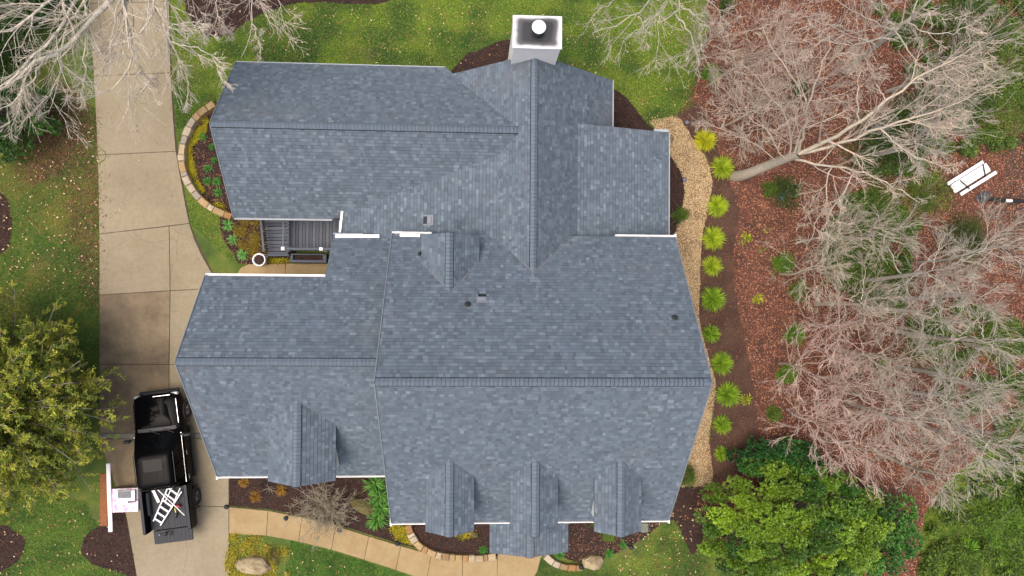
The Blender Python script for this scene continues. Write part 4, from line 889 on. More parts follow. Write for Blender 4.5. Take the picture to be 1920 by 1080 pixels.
def tuft(name, label, px, py, r, h, cols, n, seed, cat='grass tuft', group=None, w=.018):
    rng = np.random.default_rng(seed+900); p = at(px, py, 0); root = empty(name, tuple(p)); tag(root, label, cat, group)
    a = rng.uniform(0, 2*math.pi, n); el = rng.uniform(.15, 1.25, n); D = np.stack([np.cos(a)*np.cos(el), np.sin(a)*np.cos(el), np.sin(el)], 1)
    P, _ = grow(rng.normal(0, .04*r, (n, 3))*[1, 1, 0]+[0, 0, .02], D, rng.uniform(.75, 1.1, n)*r*1.15, np.full(n, w), 4, .05, -.16, rng); P[:, :, 2] = np.maximum(P[:, :, 2], .015)
    t = np.gradient(P, axis=1); S = unit(np.cross(t, [0, 0, 1.])); ww = np.array([.6, 1, .8, .1])[None, :, None]*w/2
    v = np.stack([P+S*ww, P-S*ww], 2).reshape(n, 8, 3); b = np.arange(n)[:, None]*8; f = np.concatenate([b+np.array([[2*i, 2*i+1, 2*i+3, 2*i+2]]) for i in range(3)], 0)
    c = pick(cols, n, rng, .25); mb = MB(); mb.add(v.reshape(-1, 3), f, np.tile(c, (3, 1))); tag(mb.build('blades', M['blade'], root), kind='stuff')
    MB().lathe([(.09*r, 0), (.07*r, .05), (0, .09)], 8).build('crown_base', M['mulch'], root)
    return root
def rel(px, py, z): return at(px, py, z)
def full_tree(label, top_px, h, seed, spread=1.6, nl=9, cols=((1, 1, 1), (1.1, 1, .95)), m=(6, 5, 4), minr=.006, trunk_r=.09, base=None, group='bare trees of the wood'):
    """upright bare tree whose crown tip is seen at top_px"""
    rng = np.random.default_rng(seed); t = at(*top_px, h); b = np.array([t[0]+rng.normal(0, .25), t[1]+rng.normal(0, .25), 0]) if base is None else at(*base, 0)
    tr = [b, b*.65+t*.35+np.r_[rng.normal(0, .1, 2), 0], b*.3+t*.7+np.r_[rng.normal(0, .12, 2), 0], t]; limbs = [(tr[1:], trunk_r*.7, .02)]
    for i in range(nl):
        f = .35+.55*(i+.5)/nl; s = b+(t-b)*f; a = i*2.4+rng.uniform(-.4, .4); L = spread*rng.uniform(.7, 1.15)*(1.25-.55*f); up_ = rng.uniform(.35, .8)
        d = np.array([math.cos(a), math.sin(a), 0]); limbs.append(([s, s+d*L*.35+[0, 0, L*.2*up_], s+d*L*.7+[0, 0, L*.5*up_], s+d*L+[0, 0, L*.75*up_]], trunk_r*.45*(1.2-f*.6), .012))
    return bare_tree(label, b, limbs, seed, cols=cols, m=m, trunk=tr[:3], trunk_r=trunk_r, minr=minr, group=group, ang=(.25, .7), wander=.07, lr=((.35, .75), (.4, .8), (.45, .9)))
PALE = (.98, .96, .88); PINK = (1.12, .86, .80); GREY = (1.08, 1.08, 1.05); TAN = (1.05, .94, .80)
PX = lambda *a: [at(x, y, z) for x, y, z in a]

# ================================================================== BARE TREES
# upper left: a big tree just beyond the frame, its limbs hang over the driveway
T1 = bare_tree('large pale bare tree with long limbs hanging over the top of the driveway', at(275, -170, 0), [
 (PX((262, -110, 6.5), (240, -40, 7.3), (205, 7, 7.8), (168, 43, 8.0), (149, 70, 8.1), (120, 96, 8.1), (84, 106, 8.0), (48, 130, 7.8), (0, 166, 7.6), (-60, 190, 7.4)), .16, .05),
 (PX((240, -90, 7.0), (175, -40, 7.8), (140, 0, 8.3), (120, 31, 8.5), (106, 60, 8.6), (82, 91, 8.6), (50, 118, 8.4), (10, 160, 8.0)), .12, .03),
 (PX((220, -90, 7.5), (140, -40, 8.4), (96, 0, 8.8), (65, 29, 9.0), (38, 46, 9.0), (0, 60, 8.8), (-50, 80, 8.6)), .10, .03),
 (PX((262, -100, 7.0), (240, -40, 7.6), (231, 0, 7.8), (238, 43, 7.7), (246, 80, 7.5), (248, 115, 7.2), (231, 144, 6.9), (207, 166, 6.6), (178, 178, 6.3), (144, 195, 6.0)), .085, .016),
 (PX((270, -100, 7.2), (285, -40, 7.8), (284, 0, 8.0), (284, 31, 7.9), (253, 70, 7.7), (216, 84, 7.5), (173, 99, 7.3), (150, 108, 7.2)), .075, .018),
 (PX((275, -110, 6.8), (305, -50, 7.2), (310, 0, 7.4), (314, 43, 7.3), (318, 80, 7.0), (308, 112, 6.7), (298, 137, 6.4), (278, 152, 6.2), (262, 175, 6.0)), .085, .015),
 (PX((316, 70, 7.1), (330, 95, 6.9), (338, 113, 6.7), (350, 140, 6.4), (355, 165, 6.2), (352, 185, 6.1), (345, 205, 6.0)), .045, .012),
 (PX((318, 78, 7.0), (345, 85, 7.0), (375, 92, 6.8), (400, 110, 6.6), (420, 150, 6.4)), .04, .011),
 (PX((314, 50, 7.3), (335, 46, 7.4), (365, 42, 7.4), (380, 60, 7.2), (395, 80, 7.0)), .035, .011),
 (PX((190, -60, 7.2), (158, 0, 7.6), (140, 30, 7.7), (120, 55, 7.7), (118, 85, 7.6), (113, 120, 7.4), (105, 150, 7.2), (85, 190, 7.0), (40, 230, 6.8)), .07, .014),
 (PX((225, 0, 7.8), (216, 22, 7.8), (214, 50, 7.7), (210, 80, 7.6), (196, 110, 7.4), (190, 140, 7.2), (180, 170, 7.0)), .045, .012),
 (PX((160, 60, 8.0), (160, 95, 7.8), (160, 130, 7.5), (158, 155, 7.2), (150, 190, 6.8)), .04, .012),
 (PX((248, 95, 7.4), (258, 105, 7.3), (262, 135, 7.0), (275, 155, 6.8), (290, 175, 6.6)), .035, .011),
 (PX((84, 106, 8.0), (70, 140, 7.8), (50, 165, 7.6), (20, 195, 7.3), (-20, 215, 7.0)), .05, .013),
 (PX((60, 122, 7.9), (40, 165, 7.7), (35, 200, 7.4), (20, 240, 7.1)), .04, .012),
], 21, cols=((1.3, 1.28, 1.18), (1.45, 1.3, 1.22)), m=(10, 5, 4), wander=.09, ang=(.25, .75), trunk=[at(275, -170, 0), at(280, -150, 2.5), at(265, -115, 5), at(262, -105, 7)], trunk_r=.28, minr=.0064, up=(-.02, -.03, -.03), lr=((.14, .36), (.4, .85), (.5, 1.0)))
bare_tree('thin pale bare tree whose branch tips droop over the pine straw bed', at(420, -120, 0), [
 (PX((420, -110, 4.5), (425, -40, 5.6), (408, 0, 6), (407, 30, 6), (395, 55, 5.8), (380, 75, 5.6)), .05, .012), (PX((407, 25, 6), (420, 50, 5.8), (432, 66, 5.6)), .03, .01), (PX((420, -110, 4.5), (470, -50, 5.8), (474, 0, 6.2), (473, 45, 6.1), (463, 85, 5.8), (452, 108, 5.6)), .045, .011),
 (PX((473, 45, 6.1), (485, 75, 5.8), (488, 98, 5.6)), .025, .01), (PX((430, -60, 5.2), (500, -20, 6), (530, 10, 6), (545, 30, 5.8)), .035, .01), (PX((430, -60, 5.2), (365, -20, 6), (365, 20, 6), (375, 45, 5.9)), .035, .01)],
 22, cols=((1.3, 1.2, 1.1), (1.35, 1.15, 1.08)), m=(7, 5, 4), trunk=[at(420, -120, 0), at(418, -118, 2), at(420, -112, 4.6)], trunk_r=.1, minr=.007, up=(-.02, -.02, -.02), lr=((.2, .45), (.35, .7), (.4, .8)))
bare_tree('grey bare tree reaching over the top lawn right of the chimney', at(1262, -130, 0), [
 (PX((1258, -100, 5), (1240, -40, 6.3), (1217, 0, 6.8), (1197, 30, 6.9), (1178, 33, 6.9), (1155, 48, 6.8), (1110, 62, 6.6)), .07, .012),
 (PX((1258, -100, 5), (1280, -30, 6.5), (1275, 0, 6.8), (1267, 27, 6.8), (1237, 42, 6.7), (1232, 67, 6.5), (1233, 107, 6.2), (1222, 120, 6.1)), .06, .011),
 (PX((1267, 27, 6.8), (1283, 43, 6.7), (1297, 72, 6.5), (1307, 100, 6.2), (1310, 123, 6)), .045, .011), (PX((1275, 10, 6.8), (1300, 28, 6.8), (1322, 48, 6.6), (1324, 75, 6.4)), .035, .011),
 (PX((1240, -40, 6.3), (1250, 5, 7), (1240, 20, 7), (1215, 35, 7), (1190, 60, 6.8), (1165, 80, 6.6)), .05, .011), (PX((1240, -20, 6.6), (1180, -10, 7), (1140, 10, 7), (1110, 30, 6.8)), .04, .011), (PX((1258, -60, 6), (1320, -10, 6.8), (1345, 20, 6.8), (1350, 50, 6.6)), .04, .011),
 (PX((1197, 30, 6.9), (1210, 55, 6.6), (1205, 80, 6.4), (1190, 98, 6.2)), .03, .01)],
 23, cols=(tuple(np.array(GREY)*.85), (.95, .85, .8)), m=(6, 4, 3), trunk=[at(1262, -130, 0), at(1262, -125, 2), at(1258, -102, 5.1)], trunk_r=.15, minr=.0065, up=(-.01, -.02, -.02), lr=((.2, .45), (.35, .7), (.4, .8)))
# the big forked tree right of the gravel path
bare_tree('big forked bare tree leaning out from beside the gravel path', at(1378, 331, 0), [
 (PX((1498, 288, 5.0), (1540, 268, 5.8), (1600, 235, 6.8), (1660, 190, 7.8), (1730, 140, 8.6), (1790, 110, 9.2), (1840, 80, 9.6)), .13, .02),
 (PX((1498, 288, 5.0), (1580, 266, 6.0), (1650, 241, 7.0), (1740, 212, 8.0), (1800, 190, 8.6), (1870, 150, 9.2)), .11, .018),
 (PX((1492, 290, 4.8), (1508, 255, 6.0), (1513, 205, 7.2), (1528, 160, 8.2), (1545, 110, 8.8), (1555, 60, 9.2)), .09, .014),
 (PX((1488, 291, 4.8), (1500, 250, 6), (1512, 200, 7), (1490, 150, 8), (1455, 100, 8.6), (1430, 50, 9)), .075, .013), (PX((1480, 292, 4.5), (1482, 245, 5.6), (1462, 200, 6.6), (1420, 150, 7.4), (1390, 120, 7.8)), .06, .012),
 (PX((1470, 296, 4.2), (1440, 250, 5.4), (1400, 215, 6), (1350, 205, 6.4)), .045, .011), (PX((1455, 300, 3.8), (1420, 270, 4.8), (1370, 250, 5.4), (1315, 225, 5.6)), .035, .01),
 (PX((1490, 298, 4.4), (1530, 310, 4.8), (1600, 318, 5.4), (1670, 345, 5.8), (1725, 380, 6)), .08, .014), (PX((1600, 318, 5.4), (1590, 350, 5.6), (1560, 390, 5.6), (1540, 440, 5.5)), .045, .011), (PX((1560, 314, 5.1), (1548, 345, 5.2), (1550, 380, 5.2), (1530, 420, 5.1), (1510, 470, 5)), .04, .011),
 (PX((1610, 228, 7), (1605, 190, 7.6), (1610, 150, 8), (1600, 105, 8.4)), .045, .011), (PX((1660, 190, 7.8), (1640, 150, 8.2), (1625, 120, 8.6)), .035, .01), (PX((1650, 241, 7), (1680, 270, 7.2), (1730, 300, 7.4), (1790, 310, 7.6)), .045, .011), (PX((1720, 148, 8.5), (1760, 160, 8.8), (1820, 165, 9)), .035, .01), (PX((1700, 225, 7.6), (1760, 240, 8), (1830, 235, 8.4)), .04, .011),
], 24, cols=(TAN, (1.15, .88, .80)), m=(9, 6, 4), trunk=[at(1378, 331, 0), at(1400, 326, 1.1), at(1450, 306, 3.0), at(1500, 287, 5.1)], trunk_r=.23, minr=.007, up=(.05, .03, .02), lr=((.16, .42), (.35, .7), (.4, .8)))
bare_tree('grey barked bare tree in the top right wood with a thick leaning stem', at(1585, 135, 0), [
 (PX((1677, 57, 5.6), (1710, 30, 6.6), (1742, 2, 7.6), (1790, -40, 8.6)), .10, .03), (PX((1677, 57, 5.6), (1640, 45, 6.6), (1600, 20, 7.4), (1560, -10, 8)), .05, .012), (PX((1677, 57, 5.6), (1657, 25, 6.6), (1650, -15, 7.5)), .05, .014), (PX((1670, 62, 5.4), (1630, 77, 6), (1590, 85, 6.6), (1540, 75, 7)), .05, .012),
 (PX((1677, 57, 5.6), (1703, 95, 6), (1720, 120, 6.4), (1770, 140, 6.8)), .05, .012), (PX((1700, 40, 6.2), (1735, 60, 6.8), (1790, 60, 7.2), (1830, 40, 7.4)), .04, .011), (PX((1640, 85, 4.2), (1600, 60, 5.4), (1540, 40, 6.2), (1480, 30, 6.6)), .04, .011)],
 25, cols=(GREY, PINK), m=(9, 6, 4), trunk=[at(1585, 135, 0), at(1610, 112, 1.8), at(1678, 57, 5.6)], trunk_r=.14, minr=.0065)
wood = [('pale bare tree at the top right corner of the wood', (1890, 60), 7, GREY, 1.7), ('bare tree with grey twigs just left of the dark grey rock', (1815, 215), 6, GREY, 1.5),
 ('silvery bare tree with a starburst crown below the white plank stack', (1800, 500), 6, GREY, 1.7), ('silvery bare tree in the middle of the right hand wood', (1775, 600), 6.5, (1.05, 1, .97), 1.8), ('pale bare tree crown left of the right edge, beside the dirt track', (1865, 560), 6.5, (1.08, 1.04, 1), 1.8),
 ('pale bare tree on the right edge below the dirt track', (1915, 640), 7, (1.1, 1.06, 1.0), 2.0), ('bare tree with drooping silver twigs above the red leaf gap', (1740, 790), 6, (1.1, 1.04, 1), 1.8), ('bare silver tree on the right above the bright green shrub', (1830, 760), 6.2, GREY, 1.7),
 ('dense pale bare tree on the lower right edge', (1905, 840), 7, (1.08, 1.02, .96), 2.0), ('small silvery bare tree over the ivy left of the dirt track', (1690, 430), 5, (1.05, 1, .92), 1.5), ('bare tree over the dark green shrubs in the middle of the wood', (1650, 560), 5, TAN, 1.5), ('slender bare tree between the silvery crowns at the right', (1700, 680), 5.2, TAN, 1.5), ('bare tree above the ivy in the lower right corner', (1800, 900), 5.4, TAN, 1.6), ('pale bare tree on the right edge between the others', (1900, 730), 6.6, GREY, 1.8)]
for i, (lb_, tp, h, c, sp) in enumerate(wood): full_tree(lb_, tp, h, 60+i, sp, 9, (tuple(np.array(c)*(.72, .85, .95, .8)[i % 4]), tuple(np.array((1.1, .94, .88) if i % 3 else TAN)*(.72, .85, .95)[i % 3])), (5, 5, 3), .0055)
wood2 = [('slim bare tree at the top left of the wood beside the lawn', (1350, 60), 4.6, TAN), ('slim pinkish bare tree left of the forked tree crown', (1400, 110), 4.6, PINK), ('slim bare tree in the upper middle of the forked tree twigs', (1470, 60), 5, PINK), ('slim bare tree above the fork of the big tree', (1440, 190), 4.2, TAN), ('slim bare tree top centre of the wood', (1570, 130), 5, PINK), ('slim grey bare tree right of the long limbs', (1760, 250), 5, GREY), ('slim bare tree over the dark shrubs at upper right', (1850, 140), 5.4, TAN), ('slim bare tree hanging over the ivy in the middle', (1600, 430), 4.2, TAN), ('slim bare tree over the juniper row', (1560, 500), 3.8, TAN), ('slim pale bare tree beside the dirt track', (1900, 460), 5.4, GREY), ('slim pale bare tree at the lower right above the grass', (1850, 850), 5, GREY)]
for i, (lb_, tp, h, c) in enumerate(wood2): full_tree(lb_, tp, h, 130+i, 1.7, 9, (tuple(np.array(c)*.9), c), (5, 5, 3), .006, .05, group='slim bare trees of the wood')
pinks = [('pink twigged bare tree nearest the lime tufts', (1510, 690), 3.4), ('pink twigged bare tree above the glossy evergreen', (1545, 800), 3.4), ('pink twigged bare tree over the red leaf gap', (1640, 840), 4.0), ('pink twigged bare tree in the middle of the leaf litter', (1605, 720), 4.0), ('pink twigged bare tree above the middle of the litter', (1590, 620), 3.8), ('pink twigged bare tree at the edge of the silvery crowns', (1690, 760), 4.2)]
for i, (lb_, tp, h) in enumerate(pinks): full_tree(lb_, tp, h, 90+i, 1.9, 8, ((1.15, .86, .82), (1.3, .93, .9)), (5, 4, 3), .0062, .06, group='pink twigged trees')

# ================================================================== EVERGREENS
def cedar(label, cx, cy, R_, h, seed):
    rng = np.random.default_rng(seed); t = at(cx, cy, 0); root = empty('cedar_tree', tuple(t)); tag(root, label, 'tree')
    tr = MB(); tubes(tr, np.array([[(0, 0, 0), (.05, .02, h*.35), (0, -.05, h*.7), (.03, 0, h)]], float), np.array([[.2, .15, .09, .02]]), 9, np.array([(.8, .65, .5)])); tr.build('trunk', M['bark'], root, True)
    n = 420; zf = rng.uniform(.12, .98, n)**.9; a = np.arange(n)*2.399+rng.normal(0, .2, n); L = R_*np.sqrt(np.clip(1-((zf-.22)/.80)**2, .03, 1))*rng.uniform(.72, .96, n)
    P0 = np.c_[np.zeros(n), np.zeros(n), zf*h]; D = np.c_[np.cos(a), np.sin(a), rng.uniform(.05, .45, n)]
    P, Rr = grow(P0, D, L, .012+.012*L, 8, .09, .03, rng, .2); b = MB(); tubes(b, P, Rr*.8, 4, np.tile((.55, .47, .38), (n, 1)))
    p, D, L2, r = kids(P, Rr, 20, .3, rng, (.4, 1.2), (.08, .2), .6, flat=.4); P2, R2 = grow(p, D, np.clip(L2, .15, .9), np.full(len(p), .006), 5, .14, .03, rng); tubes(b, P2, R2*.8, 3, np.tile((.5, .44, .34), (len(P2), 1)))
    b.build('boughs', M['bark'], root)
    m = 26; N = len(P2); tt = rng.uniform(.15, 1.05, (N, m))*4; i = np.minimum(tt.astype(int), 3); f = (tt-i)[..., None]; ar = np.arange(N)[:, None]
    pos = (P2[ar, i]*(1-f)+P2[ar, i+1]*f); d = unit(unit(P2[ar, i+1]-P2[ar, i])+rng.normal(0, .55, pos.shape)+[0, 0, .15]); pos = pos+rng.normal(0, .03, pos.shape)
    cl = pick([lin(126, 134, 56), lin(108, 120, 48), lin(142, 148, 64), lin(84, 102, 42), lin(130, 130, 58)], N, rng, .15)*1.2
    col = np.repeat(cl, m, 0)*rng.uniform(.7, 1.35, (N*m, 1)); pos = pos.reshape(-1, 3); d = d.reshape(-1, 3)
    mb = MB(); leaf_quads(mb, pos, d, rng.uniform(.08, .16, len(pos)), rng.uniform(.03, .06, len(pos)), col, rng, .08, .2); tag(mb.build('foliage', M['foliage'], root), kind='stuff')
cedar('broad olive green cedar beside the driveway and the truck', 66, 742, 5.5, 5.4, 6)
def laurel(label, cx, cy, rx, ry, h, tips, cols, seed, leaf=.15, nleaf=10, name='evergreen_tree', lobes=30):
    rng = np.random.default_rng(seed); t = at(cx, cy, 0); root = empty(name, tuple(t)); tag(root, label, 'tree')
    tr = MB(); tubes(tr, np.array([[(0, 0, 0), (.03, .05, h*.3), (0, 0, h*.65)]], float), np.array([[.16, .12, .06]]), 8, np.array([(.8, .75, .65)])); tr.build('trunk', M['bark'], root, True)
    rho = np.sqrt((np.arange(lobes)+.5)/lobes)*.92; th = np.arange(lobes)*2.399; q = np.c_[rho*np.cos(th), rho*np.sin(th), np.sqrt(np.clip(1-rho**2*1.02, 0, 1))*rng.uniform(.7, .95, lobes)]+rng.normal(0, .03, (lobes, 3)); lr_ = rng.uniform(.65, 1.1, lobes)*1.4/math.sqrt(lobes); ltone = rng.uniform(.75, 1.25, lobes); lmix = rng.uniform(0, 1, lobes)
    k = rng.integers(0, lobes, tips); s = unit(rng.normal(0, 1, (tips, 3))+[0, 0, .7]); pos = (q[k]+s*lr_[k][:, None]*rng.uniform(.7, 1.05, (tips, 1)))*[rx, ry, h]; pos[:, 2] = np.maximum(pos[:, 2], .15)
    nrm_ = unit(s*.8+unit(pos/[rx, ry, h])*.5+[0, 0, .45])
    br = MB(); st = pos*.45; st[:, 2] = np.minimum(st[:, 2], h*.6); sel = rng.integers(0, tips, 260); P = np.stack([st[sel]*[.3, .3, .6], st[sel]*.8+pos[sel]*.1, pos[sel]*.86], 1); tubes(br, P, np.tile([.03, .018, .006], (260, 1)), 4, np.tile((.7, .62, .5), (260, 1))); br.build('branches', M['bark'], root)
    m = nleaf; a = rng.uniform(0, 2*math.pi, (tips, m)); tilt = rng.uniform(.25, 1.25, (tips, m)); ux = unit(np.cross(nrm_, rng.normal(0, 1, (tips, 3)))); uy = np.cross(nrm_, ux)
    D = (ux[:, None]*np.cos(a)[..., None]+uy[:, None]*np.sin(a)[..., None])*np.sin(tilt)[..., None]+nrm_[:, None]*np.cos(tilt)[..., None]
    ps = np.repeat(pos, m, 0)-np.repeat(nrm_, m, 0)*rng.uniform(0, .12, (tips*m, 1)); tc2 = (np.array(cols[0])*lmix[k][:, None]+np.array(cols[1])*(1-lmix[k])[:, None])*ltone[k][:, None]; col = np.repeat(tc2, m, 0)*rng.uniform(.6, 1.45, (tips*m, 1))
    mb = MB(); leaf_quads(mb, ps, D.reshape(-1, 3), leaf*rng.uniform(.7, 1.2, tips*m), leaf*.42*rng.uniform(.8, 1.2, tips*m), col, rng, .1, .12, .55); tag(mb.build('foliage', M['glossleaf'], root), kind='stuff'); return root
laurel('big glossy broadleaf evergreen at the bottom right of the house', 1462, 965, 4.4, 3.0, 3.8, 8600, (lin(136, 154, 50), lin(56, 90, 40)), 31, lobes=110, leaf=.135)
laurel('dark glossy evergreen behind the big one, touching the soil bed', 1440, 850, 1.9, 1.0, 2.0, 900, (lin(60, 98, 46), lin(44, 82, 42)), 32, lobes=18)
laurel('glossy evergreen at the bottom edge right of the big one', 1615, 985, 1.9, 1.9, 2.4, 1100, (lin(80, 120, 52), lin(60, 98, 50)), 33, lobes=18)
laurel('dark glossy evergreen in the top left corner under bare limbs', 60, 20, 2.5, 2.4, 2.8, 1500, (lin(62, 86, 36), lin(40, 64, 32)), 34, lobes=18)
laurel('dark glossy evergreen below the corner one at the left edge', 42, 232, 2.2, 1.7, 2.6, 1300, (lin(70, 100, 44), lin(46, 74, 36)), 35, lobes=18)
laurel('dark glossy evergreen at the left edge between the other two', -20, 120, 1.9, 1.6, 2.4, 700, (lin(60, 84, 38), lin(44, 66, 34)), 36, lobes=16)
DG = [lin(62, 84, 40), lin(50, 72, 36), lin(76, 98, 44)]; MG = [lin(86, 112, 44), lin(70, 98, 40), lin(104, 126, 54)]; BG = [lin(104, 140, 48), lin(86, 124, 44)]; LG = [lin(150, 164, 44), lin(170, 178, 50), lin(134, 150, 44)]
for i, (px, py, r, h, c, lb_) in enumerate([
 (1690, 60, .9, .8, DG, 'dark green shrub at the top of the wood beside the grey stem'), (1800, 70, 1.9, 1.6, DG, 'wide dark green shrub near the top right corner'), (1890, 110, 1.6, 1.3, MG, 'green shrub on the right edge near the top'), (1790, 170, 1.7, 1.4, DG, 'dark shrub behind the limbs of the big forked tree'), (1640, 275, 1.6, 1.1, DG, 'dark green shrub right below the fork of the big tree'),
 (1700, 215, 1.0, .8, DG, 'small dark shrub between the two long limbs'), (1860, 215, 1.6, 1.2, MG, 'green shrub above the white plank stack'), (1640, 400, 1.5, .9, MG, 'spreading green juniper in the middle of the wood'), (1600, 480, 1.6, .8, MG, 'spreading green juniper below the middle one'), (1650, 545, 1.3, .8, MG, 'spreading green juniper lowest in its row'),
 (1735, 360, 1.2, .8, MG, 'green shrub left of the white plank stack'), (1800, 450, 1.3, 1.0, DG, 'dark green shrub below the white plank stack'), (1730, 630, 1.3, .9, MG, 'green shrub between the silvery crowns'), (1860, 640, 1.2, .8, MG, 'green shrub near the right edge under silver twigs'), (1470, 365, .75, .55, DG, 'dark green shrub around the blue grey cover'), (1440, 355, .35, .35, MG, 'small green shrub beside the dark one below the forked tree'),
 (1466, 496, .48, .5, BG, 'round bright green shrub alone on the leaf litter'), (1498, 170, .35, .5, DG, 'small dark conifer between the forked tree limbs'), (1330, 138, .4, .45, BG, 'small green shrub where the top lawn meets the wood'), (1362, 14, .35, .5, DG, 'small dark conifer at the top edge of the wood'), (1494, 545, .45, .3, MG, 'small shrub under pink twigs right of the bright round one'), (1488, 625, .5, .35, BG, 'lowest but one small shrub under the pink twigs'), (1474, 703, .48, .35, BG, 'lowest small green shrub under the pink twigs'), (1450, 775, .32, .4, MG, 'small upright shrub between the tufts and the evergreen'),
 (1650, 690, .35, .3, BG, 'bright little shrub in the leaf litter near the silver trees'), (1272, 405, .3, .9, MG, 'small green shrub against the house beside the gravel path'), (1282, 888, .4, 1.0, MG, 'green shrub at the right rear corner below the gravel path'), (1870, 980, 1.4, .8, BG, 'bright green shrub in the lower right corner'), (1800, 1040, .9, .7, MG, 'green shrub at the bottom edge right of the leaf gap'), (1920, 1060, 1.3, .9, BG, 'green shrub in the very corner at lower right'), (1120, 975, .45, .35, MG, 'low green shrub below the eave between the right dormers')]):
    shrub('green_shrub', lb_, px, py, r, h, c, int(900+2400*r*r), (.09, .035), seed=i, group='green shrubs of the wood', clump=int(30+30*r))
tuft('bright_fern', 'bright yellow green fern at the bottom right of the leaf gap', 1812, 1028, .55, .4, [lin(150, 190, 50), lin(120, 170, 50)], 130, 5, 'fern', w=.07)
# ------------------------------------------------------------------ lime tufts along the gravel path
ords = ['topmost', 'second', 'third', 'fourth', 'fifth', 'sixth', 'seventh', 'eighth', 'ninth', 'tenth', 'last']
for i, (px, py, r) in enumerate([(1321, 264, .46), (1353, 316, .46), (1344, 387, .46), (1336, 447, .47), (1335, 499, .46), (1335, 561, .47), (1332, 626, .43), (1352, 681, .46), (1363, 739, .46), (1353, 796, .42), (1352, 850, .36)]):
    c = [lin(180, 172, 36), lin(196, 186, 44), lin(140, 136, 30)] if i < 1 else [lin(152, 164, 40), lin(174, 182, 50), lin(112, 130, 32)] if i < 5 else [lin(124, 150, 38), lin(150, 172, 48), lin(90, 116, 32)]
    r *= (1, 1.08, .94, 1.05, .9, 1.06, .86, 1.0, 1.1, .9, .85)[i]; tuft('lime_tuft', ords[i]+' lime grass tuft in the row beside the gravel path, counted from the top', px, py, r*1.12, .35, c, (420, 330, 460, 380, 300, 430, 280, 390, 440, 320, 240)[i], i, group='lime tufts beside the gravel path', w=.028)
for i, (px, py, lb_) in enumerate([(1396, 446, 'small yellow green plant right of the fourth lime tuft'), (1420, 560, 'small yellow green plant right of the sixth lime tuft'), (1396, 750, 'small yellow green plant beside the ninth lime tuft'), (1432, 430, 'pale leafy sprig on the leaf litter right of the fourth tuft'), (1424, 470, 'single pale leaf sprig on the litter below the other sprig')]):
    shrub('small_plant', lb_, px, py, .24 if i < 3 else .16, .2, LG, 90 if i < 3 else 14, (.14, .05), seed=50+i, cat='plant', group='small plants in the soil bed', clump=10, stems=4)
# ------------------------------------------------------------------ bed plants near the house
gr_ = [lin(96, 140, 70), lin(80, 124, 60), lin(120, 156, 92)]
for i, (px, py, r, lb_) in enumerate([(381, 257, .2, 'topmost green rosette in the curved stone bed'), (398, 276, .16, 'small rosette close to the roof in the curved bed'), (403, 301, .16, 'rosette against the roof edge halfway down the curved bed'), (391, 316, .2, 'green rosette in the middle of the curved bed'), (390, 340, .2, 'left one of the paired rosettes in the curved bed'), (407, 341, .22, 'right one of the paired rosettes in the curved bed'), (410, 361, .2, 'lowest rosette in the curved stone bed'),
   (429, 422, .28, 'pale green rosette nearest the lower end of the stone edging'), (437, 451, .27, 'pale green rosette in the middle beside the stairs'), (456, 478, .27, 'pale green rosette nearest the white round pot'), (906, 1030, .22, 'bright green rosette left of the porch roof'), (1050, 1039, .22, 'bright green rosette right of the porch roof'), (1142, 1037, .24, 'blue green rosette right of the blocky boulder'), (1168, 1020, .2, 'faint rosette up right of the blue green one')]):
    tuft('rosette_plant', lb_, px, py, r, .2, [lin(112, 158, 98), lin(92, 138, 76)] if 7 <= i < 10 else [lin(76, 128, 58), lin(60, 108, 52)], 70, 100+i, 'plant', 'rosette plants in the beds', w=.035)
for i, (px, py, lb_) in enumerate([(703, 908, 'upper clump of strappy green leaves beside the main roof'), (712, 930, 'second clump of strappy leaves left of the main roof'), (716, 952, 'third clump of strappy leaves, right of the mossy boulder'), (708, 972, 'lowest clump of strappy leaves above the front walk')]):
    tuft('strappy_plant', lb_, px, py, .55, .4, [lin(80, 124, 56), lin(108, 148, 72), lin(58, 98, 44)], 95, 130+i, 'plant', 'strappy plants by the front walk', w=.05)
for i, (px, py, r, lb_) in enumerate([(480, 930, .28, 'orange brown dry tuft in the front mulch bed'), (458, 903, .25, 'dry orange tuft at the eave left end of the front bed'), (528, 918, .3, 'dry orange tuft between the garage dormer and the bare shrub')]):
    tuft('dry_tuft', lb_, px, py, r, .2, [lin(150, 100, 44), lin(120, 80, 40), lin(160, 124, 56)], 120, 140+i, 'plant', 'dry tufts in the front bed', w=.02)
shrub('dark_shrub', 'dark leafless shrub in the shade of the garage dormer', 505, 915, .42, .5, [lin(50, 44, 40), lin(36, 34, 32)], 300, (.07, .02), seed=81, clump=20); shrub('dark_shrub', 'dark grey low shrub beside the long tan boulder', 515, 1040, .42, .4, [lin(62, 62, 44), lin(80, 78, 52)], 700, (.06, .02), seed=82, clump=25)
# the bare multi-stemmed shrub by the walk
rng = np.random.default_rng(77); bb = at(614, 950, 0); st = []
for i in range(46):
    a = i*2.399; L = rng.uniform(1.1, 2.0); el = rng.uniform(.35, 1.2); d = np.array([math.cos(a)*math.cos(el), math.sin(a)*math.cos(el), math.sin(el)]); b0 = np.r_[bb[:2]+rng.normal(0, .09, 2), 0.0]
    st.append(([b0, b0+d*L*.35+[0, 0, .08], b0+d*L*.7+[0, 0, .08], b0+d*L], .022, .007))
bare_tree('wide leafless shrub of many stems beside the front walk', bb, st, 78, cols=(lin(255, 240, 196), (1.0, .92, .7)), m=(4, 4, 2), minr=.0055, name='bare_shrub', cat='shrub', lr=((.25, .5), (.3, .6), (.3, .6)))
